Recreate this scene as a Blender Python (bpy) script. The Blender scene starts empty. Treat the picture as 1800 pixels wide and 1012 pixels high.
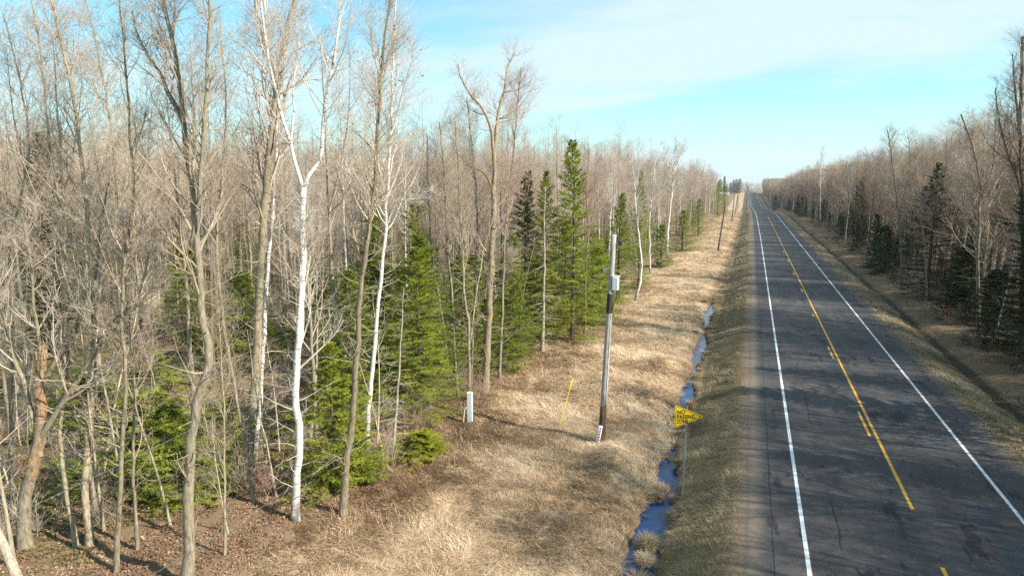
import bpy, math, random
import numpy as np
from mathutils import Vector

S = bpy.context.scene
COL = S.collection
rad = math.radians

# ------------------------------------------------------------ camera
cam = bpy.data.objects.new('camera', bpy.data.cameras.new('camera'))
COL.objects.link(cam)
cam.data.lens = 24.0; cam.data.sensor_width = 36.0
cam.data.clip_start = 0.1; cam.data.clip_end = 12000
cam.location = (0, 0, 11.2)
cam.rotation_euler = (rad(90 - 8.484), 0, rad(19.20))
S.camera = cam

# ------------------------------------------------------------ sun, sky, exposure
SUN_EL, SUN_AZ = 35.0, -6.0            # azimuth measured from +X (the right of the road)
SUND = Vector((math.cos(rad(SUN_EL)) * math.cos(rad(SUN_AZ)), math.cos(rad(SUN_EL)) * math.sin(rad(SUN_AZ)), math.sin(rad(SUN_EL))))
sl = bpy.data.lights.new('sun', 'SUN'); sl.energy = 5.0; sl.angle = rad(0.53); sl.color = (1.0, 0.93, 0.82)
sun = bpy.data.objects.new('sun', sl); COL.objects.link(sun)
sun.rotation_euler = SUND.to_track_quat('Z', 'Y').to_euler()
sun.location = (60, 0, 60)
W = bpy.data.worlds.new('World'); S.world = W; W.use_nodes = True
wt = W.node_tree; wt.nodes.clear()
def N(t, kind, **kw):
    n = t.nodes.new(kind)
    for k, v in kw.items(): setattr(n, k, v)
    return n
def mathn(t, op, a, b=None, c=None, clamp=False):
    n = N(t, 'ShaderNodeMath', operation=op); n.use_clamp = clamp
    for i, v in enumerate((a, b, c)):
        if v is None: continue
        if isinstance(v, (int, float)): n.inputs[i].default_value = v
        else: t.links.new(v, n.inputs[i])
    return n.outputs[0]
def mixc(t, fac, a, b, mode='MIX'):
    n = N(t, 'ShaderNodeMix', data_type='RGBA', blend_type=mode)
    for s, v in ((n.inputs[0], fac), (n.inputs[6], a), (n.inputs[7], b)):
        if isinstance(v, (int, float)): s.default_value = v
        elif isinstance(v, tuple): s.default_value = (*v, 1) if len(v) == 3 else v
        else: t.links.new(v, s)
    return n.outputs[2]
def ramp(t, fac, stops, interp='LINEAR'):
    n = N(t, 'ShaderNodeValToRGB'); cr = n.color_ramp; cr.interpolation = interp
    while len(cr.elements) > 1: cr.elements.remove(cr.elements[-1])
    cr.elements[0].position = stops[0][0]; cr.elements[0].color = (*stops[0][1], 1)
    for p, c in stops[1:]:
        e = cr.elements.new(p); e.color = (*c, 1)
    t.links.new(fac, n.inputs[0]); return n.outputs[0]
def noise(t, vec, scale, detail=4, rough=.55, dist=0.0, out=0):
    n = N(t, 'ShaderNodeTexNoise'); n.inputs['Scale'].default_value = scale
    n.inputs['Detail'].default_value = detail; n.inputs['Roughness'].default_value = rough
    n.inputs['Distortion'].default_value = dist
    t.links.new(vec, n.inputs['Vector']); return n.outputs[out]
def mapping(t, vec, scale=(1, 1, 1), loc=(0, 0, 0), rot=(0, 0, 0)):
    n = N(t, 'ShaderNodeMapping'); t.links.new(vec, n.inputs[0])
    n.inputs['Scale'].default_value = scale; n.inputs['Location'].default_value = loc; n.inputs['Rotation'].default_value = rot
    return n.outputs[0]
def sstep(t, v, a, b):
    n = N(t, 'ShaderNodeMapRange', interpolation_type='SMOOTHSTEP')
    t.links.new(v, n.inputs[0]); n.inputs[1].default_value = a; n.inputs[2].default_value = b
    return n.outputs[0]

sky = N(wt, 'ShaderNodeTexSky', sky_type='NISHITA', sun_disc=False)
sky.sun_elevation = rad(SUN_EL); sky.sun_rotation = rad(90 - SUN_AZ)
sky.altitude = 300; sky.air_density = 1.0; sky.dust_density = 0.6; sky.ozone_density = 1.6
tc = N(wt, 'ShaderNodeTexCoord')
sep = N(wt, 'ShaderNodeSeparateXYZ'); wt.links.new(tc.outputs['Generated'], sep.inputs[0])
zz = mathn(wt, 'ADD', mathn(wt, 'MAXIMUM', sep.outputs[2], 0.0), 0.16)
comb = N(wt, 'ShaderNodeCombineXYZ')
wt.links.new(mathn(wt, 'DIVIDE', sep.outputs[0], zz), comb.inputs[0])
wt.links.new(mathn(wt, 'DIVIDE', sep.outputs[1], zz), comb.inputs[1])
cl = noise(wt, mapping(wt, comb.outputs[0], (.42, .75, 1), (4.4, 8.8, 0), (0, 0, rad(12))), 1.0, 7, .52, .35)
cl2 = noise(wt, mapping(wt, comb.outputs[0], (1.1, 3.4, 1), (0, 0, 0), (0, 0, rad(12))), 1.0, 5, .6, .3)
clm = mathn(wt, 'ADD', sstep(wt, cl, .36, .62), mathn(wt, 'MULTIPLY', mathn(wt, 'SUBTRACT', cl2, .5), .9), clamp=True)
haz = mathn(wt, 'SUBTRACT', 1.0, sstep(wt, sep.outputs[2], 0.0, .2))
clm = mathn(wt, 'MAXIMUM', mathn(wt, 'MULTIPLY', clm, .92), mathn(wt, 'MULTIPLY', haz, .7))
skyc = mixc(wt, 1.0, sky.outputs[0], (1.28, 2.15, 2.05), 'MULTIPLY')
skyc = mixc(wt, clm, skyc, (7.5, 9.1, 9.7))
bg = N(wt, 'ShaderNodeBackground'); wt.links.new(skyc, bg.inputs[0]); bg.inputs[1].default_value = 0.056
wo = N(wt, 'ShaderNodeOutputWorld'); wt.links.new(bg.outputs[0], wo.inputs[0])
S.view_settings.view_transform = 'Standard'; S.view_settings.look = 'None'
S.view_settings.exposure = 0.95; S.view_settings.gamma = 1.0
S.cycles.use_denoising = False
S.cycles.max_bounces = 6; S.cycles.diffuse_bounces = 2; S.cycles.glossy_bounces = 3; S.cycles.transmission_bounces = 3
S.cycles.sample_clamp_indirect = 8
S.cycles.pixel_filter_type = 'BLACKMAN_HARRIS'; S.cycles.filter_width = 1.5

# ------------------------------------------------------------ numpy helpers
R = np.random.default_rng(11)
def vnoise(x, y, s, seed=0):
    """smooth value noise in 0..1"""
    x = np.asarray(x, float) / s; y = np.asarray(y, float) / s
    xi = np.floor(x).astype(np.int64); yi = np.floor(y).astype(np.int64)
    fx = x - xi; fy = y - yi; fx = fx * fx * (3 - 2 * fx); fy = fy * fy * (3 - 2 * fy)
    def h(a, b):
        v = (a * 374761393 + b * 668265263 + seed * 974711) & 0xffffffff
        v = ((v ^ (v >> 13)) * 1274126177) & 0xffffffff
        return ((v ^ (v >> 16)) & 0xffff) / 65535.0
    return (h(xi, yi) * (1 - fx) + h(xi + 1, yi) * fx) * (1 - fy) + (h(xi, yi + 1) * (1 - fx) + h(xi + 1, yi + 1) * fx) * fy
def fbm(x, y, s, seed=0, o=3):
    t = 0; a = .5; n = 0
    for i in range(o): t = t + a * vnoise(x, y, s / 2 ** i, seed + i * 7); n += a; a *= .5
    return t / n
def ss(a, b, v):
    t = np.clip((np.asarray(v, float) - a) / (b - a), 0, 1); return t * t * (3 - 2 * t)
def crom(xs, ys, v):
    xs = np.array(xs, float); ys = np.array(ys, float); m = np.gradient(ys, xs)
    v = np.clip(np.asarray(v, float), xs[0], xs[-1]); i = np.clip(np.searchsorted(xs, v) - 1, 0, len(xs) - 2)
    h = xs[i + 1] - xs[i]; t = (v - xs[i]) / h
    return ((2*t**3-3*t**2+1)*ys[i] + (t**3-2*t**2+t)*h*m[i] + (-2*t**3+3*t**2)*ys[i+1] + (t**3-t**2)*h*m[i+1])
def road_z(d): return crom([-400, 0, 120, 200, 280, 400, 550, 720, 900, 1100, 1400, 5000], [0, 0, 0, .25, .7, -1.2, -2.9, -.6, 2.5, 1.2, .5, 0], d)
def road_x(d): return crom([-400, 0, 200, 280, 400, 550, 900, 1300, 5000], [0, 0, 0, -.35, -1.3, -2.5, -4.9, -9, -60], d)
DC = ([0, 20, 25, 28, 32.5, 41, 55, 70, 102, 400, 5000], [-2.9, -2.87, -2.9, -2.85, -3.2, -3.2, -3.3, -3.65, -3.5, -3.5, -3.5])
DW = ([0, 20, 24, 28, 30.5, 33, 37, 41, 46, 50, 55, 60, 64, 70, 78, 102, 110, 5000], [.46, .48, .44, .42, .3, -.1, .12, .36, -.1, .3, .42, -.05, .22, .4, -.3, -.3, -.5, -.5])
WATER = -1.12
def ground(lat, d):
    """terrain height at lateral offset lat and distance d along the road"""
    lat, d = np.broadcast_arrays(np.asarray(lat, float), np.asarray(d, float))
    x = [-3000, -60, -16, -13, -9, -6.4, -5.0, -4.1, -3.4, -2.4, -1.6, -.35, .0, .74, .8, 10.4, 10.46, 11.2, 11.7, 13.2, 13.9, 14.3, 15.2, 17.5, 60, 3000]
    z = [-.6, -.6, -.62, -.66, -.72, -.78, -.72, -.9, -1.08, -1.08, -.72, -.12, -.04, -.035, -.16, -.16, -.035, -.04, -.12, -.72, -1.1, -1.05, -.7, -.58, -.6, -.6]
    b = np.interp(lat, x, z)
    off = ss(.2, -2.5, lat) + ss(10.9, 12.5, lat)
    n = (fbm(lat, d, 2.6, 1) - .5) * .34 + (fbm(lat, d, .7, 5, 2) - .5) * .16 + (vnoise(lat, d, 9, 9) - .5) * .3
    und = off * n * (1 + ss(-10, -16, lat) * .5)
    wob = (fbm(lat * 0, d, 1.1, 21) - .5) * .5 + (fbm(lat * 0, d, .5, 22, 2) - .5) * .25
    dist = np.abs(lat - np.interp(d, *DC) - wob * .6)
    hw = np.interp(d, *DW) + (fbm(lat, d, .55, 31, 2) - .5) * .35
    ch = 1 - ss(-.02, .3, dist - hw)
    z = b + und * (1 - .8 * np.exp(-(dist / 1.0) ** 2))
    z = z - ch * .34 * (hw > -.1)
    # shallow pools inside the left woods
    for (px_, py_, r_) in ((-25.4, 17.9, 1.1), (-25.0, 20.2, 1.0), (-30.5, 27.5, 1.6), (-16.4, 34.2, .7)):
        z = z - .35 * (1 - ss(.3, 1, np.hypot(lat - px_, (d - py_) * 1.6) / r_))
    mound = .38 * np.exp(-((lat + 4.9) / 1.0) ** 2 - ((d - 28.2) / 1.6) ** 2)
    z = z + mound
    far = ss(150, 500, np.abs(lat)) * 0
    return z + road_z(d) + far
def wpos(lat, d, dz=0.0):
    lat = np.asarray(lat, float); d = np.asarray(d, float)
    return np.stack(np.broadcast_arrays(lat + road_x(d), d, ground(lat, d) + dz), -1)

class Acc:
    def __init__(s): s.v = []; s.q = []; s.t = []; s.n = 0; s.a = []; s.qm = []; s.tm = []
    def add(s, v, quads=None, tris=None, attr=None, mat=0):
        v = np.asarray(v, np.float32).reshape(-1, 3)
        if quads is not None and len(quads): s.q.append(np.asarray(quads, np.int64).reshape(-1, 4) + s.n); s.qm.append(np.full(len(s.q[-1]), mat))
        if tris is not None and len(tris): s.t.append(np.asarray(tris, np.int64).reshape(-1, 3) + s.n); s.tm.append(np.full(len(s.t[-1]), mat))
        s.a.append(np.full(len(v), .5, np.float32) if attr is None else np.broadcast_to(np.asarray(attr, np.float32), (len(v),)))
        s.v.append(v); s.n += len(v); return s
    def mesh(s, name, mats, smooth=True, tint=False, uv=None):
        m = bpy.data.meshes.new(name)
        v = np.concatenate(s.v); nv = len(v)
        q = np.concatenate(s.q) if s.q else np.zeros((0, 4), np.int64)
        t = np.concatenate(s.t) if s.t else np.zeros((0, 3), np.int64)
        m.vertices.add(nv); m.vertices.foreach_set('co', v.astype(np.float32).ravel())
        loops = np.concatenate([q.ravel(), t.ravel()]).astype(np.int32)
        m.loops.add(len(loops)); m.loops.foreach_set('vertex_index', loops)
        nq, nt = len(q), len(t)
        st = np.concatenate([np.arange(nq) * 4, nq * 4 + np.arange(nt) * 3]).astype(np.int32)
        m.polygons.add(nq + nt); m.polygons.foreach_set('loop_start', st)
        mi = np.concatenate((s.qm + s.tm) or [np.zeros(0)]).astype(np.int32)
        m.update(calc_edges=True)
        m.polygons.foreach_set('material_index', mi)
        m.polygons.foreach_set('use_smooth', np.full(nq + nt, smooth))
        if tint:
            at = m.attributes.new('tint', 'FLOAT', 'POINT'); at.data.foreach_set('value', np.concatenate(s.a).astype(np.float32))
        if uv is not None:
            at = m.attributes.new('road', 'FLOAT2', 'POINT'); at.data.foreach_set('vector', np.asarray(uv, np.float32).ravel())
        for k in (mats if isinstance(mats, (list, tuple)) else [mats]): m.materials.append(k)
        m.validate(); return m
def link(name, mesh, parent=None, loc=None):
    o = bpy.data.objects.new(name, mesh); COL.objects.link(o)
    if parent: o.parent = parent
    if loc is not None: o.location = loc
    return o
def tag(o, label=None, cat=None, group=None, kind=None):
    for k, v in (('label', label), ('category', cat), ('group', group), ('kind', kind)):
        if v: o[k] = v
    return o
def thing(name, label, cat, loc, rz=0, group=None):
    o = bpy.data.objects.new(name, None); COL.objects.link(o); o.location = loc; o.rotation_euler = (0, 0, rz)
    o.empty_display_size = .2
    return tag(o, label, cat, group)

def frames(T):
    ref = np.zeros_like(T); ref[..., 0] = .13; ref[..., 1] = .99; ref[..., 2] = .05
    ref2 = np.zeros_like(T); ref2[..., 0] = 1.0
    par = np.abs((T * ref).sum(-1, keepdims=True)) > .9
    ref = np.where(par, ref2, ref)
    U = np.cross(T, ref); U /= np.linalg.norm(U, axis=-1, keepdims=True) + 1e-9
    return U, np.cross(T, U)
def nrm(v): return v / (np.linalg.norm(v, axis=-1, keepdims=True) + 1e-9)
def tubes(acc, P, Rr, sides, attr=None, bump=0.0, mat=0):
    P = np.asarray(P, float); Rr = np.asarray(Rr, float)
    Nn, K, _ = P.shape
    T = nrm(np.gradient(P, axis=1)); U, V = frames(T)
    # keep the frame continuous from the first ring
    a = np.arange(sides) / sides * 2 * np.pi
    rr = Rr[:, :, None] * (1 + (bump * (R.random((Nn, K, sides)) - .5) if bump else 0))
    v = P[:, :, None, :] + rr[..., None] * (np.cos(a)[None, None, :, None] * U[:, :, None, :] + np.sin(a)[None, None, :, None] * V[:, :, None, :])
    idx = np.arange(Nn * K * sides).reshape(Nn, K, sides)
    nx = np.roll(idx, -1, axis=2)
    q = np.stack([idx[:, :-1], nx[:, :-1], nx[:, 1:], idx[:, 1:]], -1).reshape(-1, 4)
    if attr is not None: attr = np.repeat(np.asarray(attr, float), K * sides)
    acc.add(v, quads=q, attr=attr, mat=mat)
    return acc
def resample(pts, K):
    p = np.asarray(pts, float); s = np.concatenate([[0], np.cumsum(np.linalg.norm(np.diff(p, axis=0), axis=1))])
    u = np.linspace(0, s[-1], K)
    # smooth by catmull-rom per axis
    if len(p) > 2: return np.stack([crom(s, p[:, i], u) for i in range(3)], -1)
    return np.stack([np.interp(u, s, p[:, i]) for i in range(3)], -1)
def sample(P, Rr, pi, t):
    K = P.shape[1]; f = t * (K - 1); i = np.minimum(f.astype(int), K - 2); w = (f - i)[:, None]
    a = P[pi, i]; b = P[pi, i + 1]
    return a * (1 - w) + b * w, nrm(b - a), Rr[pi, i] * (1 - w[:, 0]) + Rr[pi, i + 1] * w[:, 0]
def grow(rng, s, d, L, K, curl, up):
    P = [s]; d = nrm(d)
    for k in range(K):
        d = nrm(d + rng.normal(0, curl, d.shape) + np.array([0, 0, 1.0]) * (up if np.isscalar(up) else up[:, None]))
        P.append(P[-1] + d * (L / K)[:, None])
    return np.stack(P, 1)
def branch(rng, P, Rr, per, t0, t1, ang, lenf, rfrac, K, curl, up, rmin=.002, taper=.25, flat=0.0):
    n = len(P); cnt = per if np.isscalar(per) else None
    pi = np.repeat(np.arange(n), per)
    t = t0 + (t1 - t0) * rng.random(len(pi)) if True else 0
    s, T, r = sample(P, Rr, pi, t)
    U, V = frames(T); az = rng.random(len(pi)) * 2 * np.pi
    perp = U * np.cos(az)[:, None] + V * np.sin(az)[:, None]
    if flat: perp = nrm(perp * np.array([1, 1, 1 - flat]))
    a = np.radians(rng.uniform(ang[0], ang[1], len(pi)))[:, None]
    d = T * np.cos(a) + perp * np.sin(a)
    L = lenf(pi, t, rng)
    C = grow(rng, s, d, L, K, curl, up)
    r0 = np.maximum(np.minimum(r * rfrac, L * .016 + .002), rmin)
    RR = r0[:, None] * np.linspace(1, taper, K + 1)[None, :]
    return C, np.maximum(RR, rmin * .6), L

# ------------------------------------------------------------ materials
def mat(name, rough=.85, spec=.2):
    m = bpy.data.materials.new(name); m.use_nodes = True; t = m.node_tree
    b = t.nodes['Principled BSDF']; b.inputs['Roughness'].default_value = rough; b.inputs['Specular IOR Level'].default_value = spec
    return m, t, b
def setc(t, b, c):
    if isinstance(c, tuple): b.inputs['Base Color'].default_value = (*c, 1)
    else: t.links.new(c, b.inputs['Base Color'])
def bumpn(t, b, h, strength=.4, dist=.02):
    n = N(t, 'ShaderNodeBump'); n.inputs['Strength'].default_value = strength; n.inputs['Distance'].default_value = dist
    t.links.new(h, n.inputs['Height']); t.links.new(n.outputs[0], b.inputs['Normal'])
def plain(name, c, rough=.6, metal=0.0, var=.25, scale=8.0):
    m, t, b = mat(name, rough, .4); b.inputs['Metallic'].default_value = metal
    co = N(t, 'ShaderNodeTexCoord').outputs['Object']
    n = noise(t, co, scale, 5, .6)
    setc(t, b, mixc(t, sstep(t, n, .35, .7), tuple(x * (1 - var) for x in c), c))
    return m
def bark(name, dark, light, patch=None, scale=7.0, rnd=True):
    m, t, b = mat(name, .9, .1)
    co = N(t, 'ShaderNodeTexCoord').outputs['Object']
    n = noise(t, mapping(t, co, (1, 1, .22)), scale * 2.2, 6, .65)
    c = ramp(t, n, [(.3, dark), (.68, light)])
    n2 = noise(t, co, 1.3, 3, .5)
    if patch: c = mixc(t, mathn(t, 'MULTIPLY', sstep(t, n2, .45, .65), .7), c, patch)
    if rnd:
        oi = N(t, 'ShaderNodeObjectInfo')
        c = mixc(t, 1.0, c, ramp(t, oi.outputs['Random'], [(0, (.8, .76, .7)), (.5, (1, 1, 1)), (1, (1.28, 1.2, 1.08))]), 'MULTIPLY')
    setc(t, b, c); bumpn(t, b, n, .6, .02); return m
M = {}
M['aspen'] = bark('grey_bark', (.085, .07, .05), (.36, .315, .235), (.22, .21, .13))
M['oak'] = bark('brown_bark', (.1, .08, .05), (.34, .28, .2), (.33, .25, .13))
M['sap'] = bark('pale_sapling_bark', (.2, .175, .12), (.52, .48, .37))
M['maple'] = bark('maple_bark', (.05, .04, .034), (.17, .14, .115), (.12, .11, .07))
M['snag'] = bark('weathered_dead_wood', (.13, .115, .095), (.42, .38, .32))
M['firbark'] = bark('fir_bark', (.06, .045, .035), (.2, .165, .13))
m, t, b = mat('birch_bark', .7, .25)
co = N(t, 'ShaderNodeTexCoord').outputs['Object']
n1 = noise(t, mapping(t, co, (1.4, 1.4, 14)), 2.2, 4, .6)
n2 = noise(t, mapping(t, co, (1, 1, .55)), 3.0, 4, .6)
sepz = N(t, 'ShaderNodeSeparateXYZ'); t.links.new(co, sepz.inputs[0])
lowb = mathn(t, 'SUBTRACT', 1.0, sstep(t, sepz.outputs[2], .1, 2.2))
c = ramp(t, n1, [(.33, (.08, .07, .06)), (.43, (.5, .47, .42)), (.62, (.74, .72, .67))])
mk = mathn(t, 'MAXIMUM', sstep(t, n2, .62, .7), mathn(t, 'MULTIPLY', lowb, sstep(t, n2, .33, .55)))
c = mixc(t, mk, c, (.12, .1, .08)); setc(t, b, c); bumpn(t, b, n1, .3, .01); M['birch'] = m
def twigs(name, stops):
    m, t, b = mat(name, .8, .15)
    oi = N(t, 'ShaderNodeObjectInfo'); co = N(t, 'ShaderNodeTexCoord').outputs['Object']
    c = ramp(t, oi.outputs['Random'], stops)
    n = noise(t, co, .9, 3, .5)
    c = mixc(t, 1.0, c, ramp(t, n, [(.3, (.72, .68, .66)), (.7, (1.25, 1.22, 1.18))]), 'MULTIPLY')
    setc(t, b, c); return m
M['twig'] = twigs('grey_tan_twigs', [(0, (.36, .30, .225)), (.35, (.43, .375, .295)), (.6, (.41, .315, .25)), (.8, (.48, .43, .355)), (1, (.4, .27, .215))])
M['twig_birch'] = twigs('pale_birch_twigs', [(0, (.5, .45, .4)), (1, (.6, .56, .5))])
M['twig_maple'] = twigs('reddish_budding_twigs', [(0, (.27, .19, .135)), (1, (.34, .26, .19))])
M['bud'] = plain('red_brown_dead_leaves', (.33, .13, .06), .8)
# needles
def needles(name, a, b_, c_):
    m, t, b = mat(name, .6, .25)
    at = N(t, 'ShaderNodeAttribute'); at.attribute_name = 'tint'
    oi = N(t, 'ShaderNodeObjectInfo')
    c = ramp(t, at.outputs['Fac'], [(0, a), (.5, b_), (1, c_)])
    c = mixc(t, 1.0, c, ramp(t, oi.outputs['Random'], [(0, (.75, .8, .9)), (.5, (1, 1, 1)), (1, (1.3, 1.15, .8))]), 'MULTIPLY')
    setc(t, b, c)
    tr = N(t, 'ShaderNodeBsdfTranslucent'); t.links.new(mixc(t, 1.0, c, (1.5, 1.6, .8), 'MULTIPLY'), tr.inputs[0])
    mx = N(t, 'ShaderNodeMixShader'); mx.inputs[0].default_value = .4
    t.links.new(b.outputs[0], mx.inputs[1]); t.links.new(tr.outputs[0], mx.inputs[2])
    t.links.new(mx.outputs[0], t.nodes['Material Output'].inputs[0]); return m
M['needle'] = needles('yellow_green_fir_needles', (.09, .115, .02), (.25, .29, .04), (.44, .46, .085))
M['needle_dark'] = needles('dark_and_shaded_needles', (.018, .032, .012), (.04, .062, .018), (.075, .1, .028))  # darker copy for shaded and right-side conifers, their shade put into the colour
# blades
def blades_mat(name, stops):
    m, t, b = mat(name, .75, .2)
    at = N(t, 'ShaderNodeAttribute'); at.attribute_name = 'tint'
    c = ramp(t, at.outputs['Fac'], stops); setc(t, b, c)
    tr = N(t, 'ShaderNodeBsdfTranslucent'); t.links.new(c, tr.inputs[0])
    mx = N(t, 'ShaderNodeMixShader'); mx.inputs[0].default_value = .2
    t.links.new(b.outputs[0], mx.inputs[1]); t.links.new(tr.outputs[0], mx.inputs[2])
    t.links.new(mx.outputs[0], t.nodes['Material Output'].inputs[0]); return m
M['straw'] = blades_mat('dry_straw', [(0, (.14, .08, .045)), (.25, (.34, .225, .125)), (.5, (.57, .41, .26)), (.8, (.76, .6, .42)), (1, (.84, .73, .53))])
M['bank'] = blades_mat('olive_and_straw_grass', [(0, (.12, .1, .05)), (.35, (.22, .175, .095)), (.7, (.39, .295, .18)), (1, (.56, .45, .29))])
M['litter'] = blades_mat('brown_leaves', [(0, (.12, .07, .042)), (.4, (.29, .18, .11)), (.75, (.45, .31, .2)), (1, (.6, .47, .33))])
M['moss'] = blades_mat('green_moss', [(0, (.07, .075, .02)), (.5, (.15, .15, .04)), (1, (.24, .22, .07))])

# ground
m, t, b = mat('ground_earth_grass_and_leaves', .95, .1)
at = N(t, 'ShaderNodeAttribute'); at.attribute_name = 'road'
sp = N(t, 'ShaderNodeSeparateXYZ'); t.links.new(at.outputs['Vector'], sp.inputs[0])
lat, dd = sp.outputs[0], sp.outputs[1]
pos = N(t, 'ShaderNodeNewGeometry').outputs['Position']
nA = noise(t, pos, .35, 5, .6); nB = noise(t, pos, 3.2, 6, .65, .6); nC = noise(t, pos, 22, 4, .7)
nD = noise(t, pos, 1.1, 4, .6)
latn = mathn(t, 'ADD', lat, mathn(t, 'MULTIPLY', mathn(t, 'SUBTRACT', nD, .5), 1.6))
latf = mathn(t, 'ADD', lat, mathn(t, 'MULTIPLY', mathn(t, 'SUBTRACT', nB, .5), .5))
straw = ramp(t, nB, [(.3, (.22, .145, .085)), (.5, (.42, .31, .19)), (.7, (.6, .48, .31))])
straw = mixc(t, sstep(t, nA, .48, .68), straw, ramp(t, nB, [(.3, (.15, .11, .055)), (.7, (.36, .28, .16))]))
leaf = ramp(t, nC, [(.3, (.09, .06, .033)), (.5, (.21, .14, .085)), (.75, (.36, .27, .18))])
mossc = ramp(t, nB, [(.3, (.07, .075, .025)), (.7, (.22, .2, .08))])
forest = mixc(t, mathn(t, 'MULTIPLY', sstep(t, nA, .42, .56), sstep(t, mathn(t, 'MULTIPLY', lat, -1.0), 17.0, 23.0)), leaf, mossc)
bank = ramp(t, nB, [(.3, (.1, .085, .045)), (.7, (.25, .2, .11))])
grav = ramp(t, nC, [(.3, (.13, .1, .07)), (.5, (.21, .165, .115)), (.75, (.31, .26, .19))])
c = mixc(t, mathn(t, 'SUBTRACT', 1.0, sstep(t, latn, -14.6, -12.8)), straw, forest)
c = mixc(t, sstep(t, latf, -2.7, -2.2), c, bank)
c = mixc(t, sstep(t, latf, -.35, 0), c, grav)
c = mixc(t, sstep(t, latf, 10.95, 11.25), c, bank)
c = mixc(t, sstep(t, latn, 13.2, 14.2), c, mixc(t, sstep(t, nD, .5, .75), leaf, mixc(t, .5, leaf, straw)))
c = mixc(t, sstep(t, latn, 16.5, 18.5), c, leaf)
# far field left of the road past the woods
# wet dark mud close to the ditch bottom
mud = mathn(t, 'MULTIPLY', sstep(t, mathn(t, 'ABSOLUTE', mathn(t, 'ADD', lat, 3.15)), 1.1, .5), 1.0)
c = mixc(t, mathn(t, 'MULTIPLY', mathn(t, 'SUBTRACT', 1.0, sstep(t, mathn(t, 'ABSOLUTE', mathn(t, 'ADD', lat, 3.2)), .4, 1.1)), .75), c, (.07, .05, .03))
c = mixc(t, mathn(t, 'MULTIPLY', mathn(t, 'SUBTRACT', 1.0, sstep(t, mathn(t, 'ABSOLUTE', mathn(t, 'SUBTRACT', latf, 14.1)), .25, .6)), .8), c, (.045, .034, .024))
setc(t, b, c)
hh = mathn(t, 'ADD', mathn(t, 'MULTIPLY', nB, .6), mathn(t, 'MULTIPLY', nC, .4)); bumpn(t, b, hh, .8, .08)
M['ground'] = m

# asphalt
m, t, b = mat('worn_asphalt', .8, .3)
at = N(t, 'ShaderNodeAttribute'); at.attribute_name = 'road'
sp = N(t, 'ShaderNodeSeparateXYZ'); t.links.new(at.outputs['Vector'], sp.inputs[0]); lat, dd = sp.outputs[0], sp.outputs[1]
vec = at.outputs['Vector']
fine = noise(t, vec, 45, 3, .8); med = noise(t, vec, 5, 5, .65); big = noise(t, mapping(t, vec, (1, .22, 1)), .9, 5, .6)
c = ramp(t, fine, [(.3, (.031, .031, .035)), (.52, (.075, .07, .073)), (.78, (.17, .156, .153))])
c = mixc(t, 1.0, c, ramp(t, big, [(.32, (.66, .66, .7)), (.66, (1.25, 1.2, 1.14))]), 'MULTIPLY')
c = mixc(t, 1.0, c, ramp(t, med, [(.3, (.85, .85, .87)), (.7, (1.1, 1.09, 1.07))]), 'MULTIPLY')
wob = mathn(t, 'MULTIPLY', mathn(t, 'SUBTRACT', noise(t, mapping(t, vec, (.01, .35, 1)), 1.0, 5, .65), .5), .9)
def band(center, half, soft, w=1.0):
    dlt = mathn(t, 'ABSOLUTE', mathn(t, 'SUBTRACT', mathn(t, 'ADD', lat, mathn(t, 'MULTIPLY', wob, w)), center))
    return mathn(t, 'SUBTRACT', 1.0, sstep(t, dlt, half, half + soft))
# bluish seal streaks
patchy = sstep(t, noise(t, mapping(t, vec, (.6, .12, 1), (7, 3, 0)), 1.6, 5, .65), .45, .56)
c = mixc(t, mathn(t, 'MULTIPLY', mathn(t, 'MULTIPLY', band(8.15, .16, .3, .8), patchy), .8), c, (.035, .055, .075))
c = mixc(t, mathn(t, 'MULTIPLY', mathn(t, 'MULTIPLY', band(5.5, .16, .2, .3), sstep(t, noise(t, mapping(t, vec, (.6, .1, 1), (1, 9, 0)), 1.6, 4, .65), .44, .54)), .75), c, (.04, .055, .07))
# dark tar patches near the centre and mid lanes
spots = sstep(t, noise(t, mapping(t, vec, (1.4, .45, 1), (3, 1, 0)), .55, 7, .7), .58, .61)
c = mixc(t, mathn(t, 'MULTIPLY', spots, .85), c, (.022, .022, .026))
lines = mathn(t, 'MULTIPLY', band(3.2, .015, .03, .5), sstep(t, noise(t, mapping(t, vec, (.05, .15, 1), (4, 4, 0)), 1.0, 4, .6), .5, .56))
seam = mathn(t, 'SUBTRACT', 1.0, sstep(t, mathn(t, 'ABSOLUTE', mathn(t, 'ADD', lat, mathn(t, 'MULTIPLY', wob, .05) ) ), 0, 0.001))
sd = mathn(t, 'ABSOLUTE', mathn(t, 'SUBTRACT', mathn(t, 'ADD', lat, mathn(t, 'MULTIPLY', wob, .12)), 1.16))
seam = mathn(t, 'SUBTRACT', 1.0, sstep(t, sd, .012, .03))
# alligator cracks: cell borders shown only in patches
vo = N(t, 'ShaderNodeTexVoronoi', feature='DISTANCE_TO_EDGE'); vo.inputs['Scale'].default_value = 2.6
dv = N(t, 'ShaderNodeVectorMath', operation='ADD'); t.links.new(vec, dv.inputs[0])
sc_ = N(t, 'ShaderNodeVectorMath', operation='SCALE'); t.links.new(noise(t, vec, 3.0, 4, .6, out=1), sc_.inputs[0]); sc_.inputs[3].default_value = .35
t.links.new(sc_.outputs[0], dv.inputs[1]); t.links.new(dv.outputs[0], vo.inputs['Vector'])
crk = mathn(t, 'SUBTRACT', 1.0, sstep(t, vo.outputs[0], .008, .035))
cmask = mathn(t, 'MAXIMUM', band(5.5, .15, .9, .6), mathn(t, 'MULTIPLY', sstep(t, noise(t, mapping(t, vec, (.5, .12, 1)), 1.0, 4, .6), .55, .62), 1.0))
cmask = mathn(t, 'MULTIPLY', cmask, sstep(t, noise(t, vec, .7, 4, .6), .4, .5))
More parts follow.
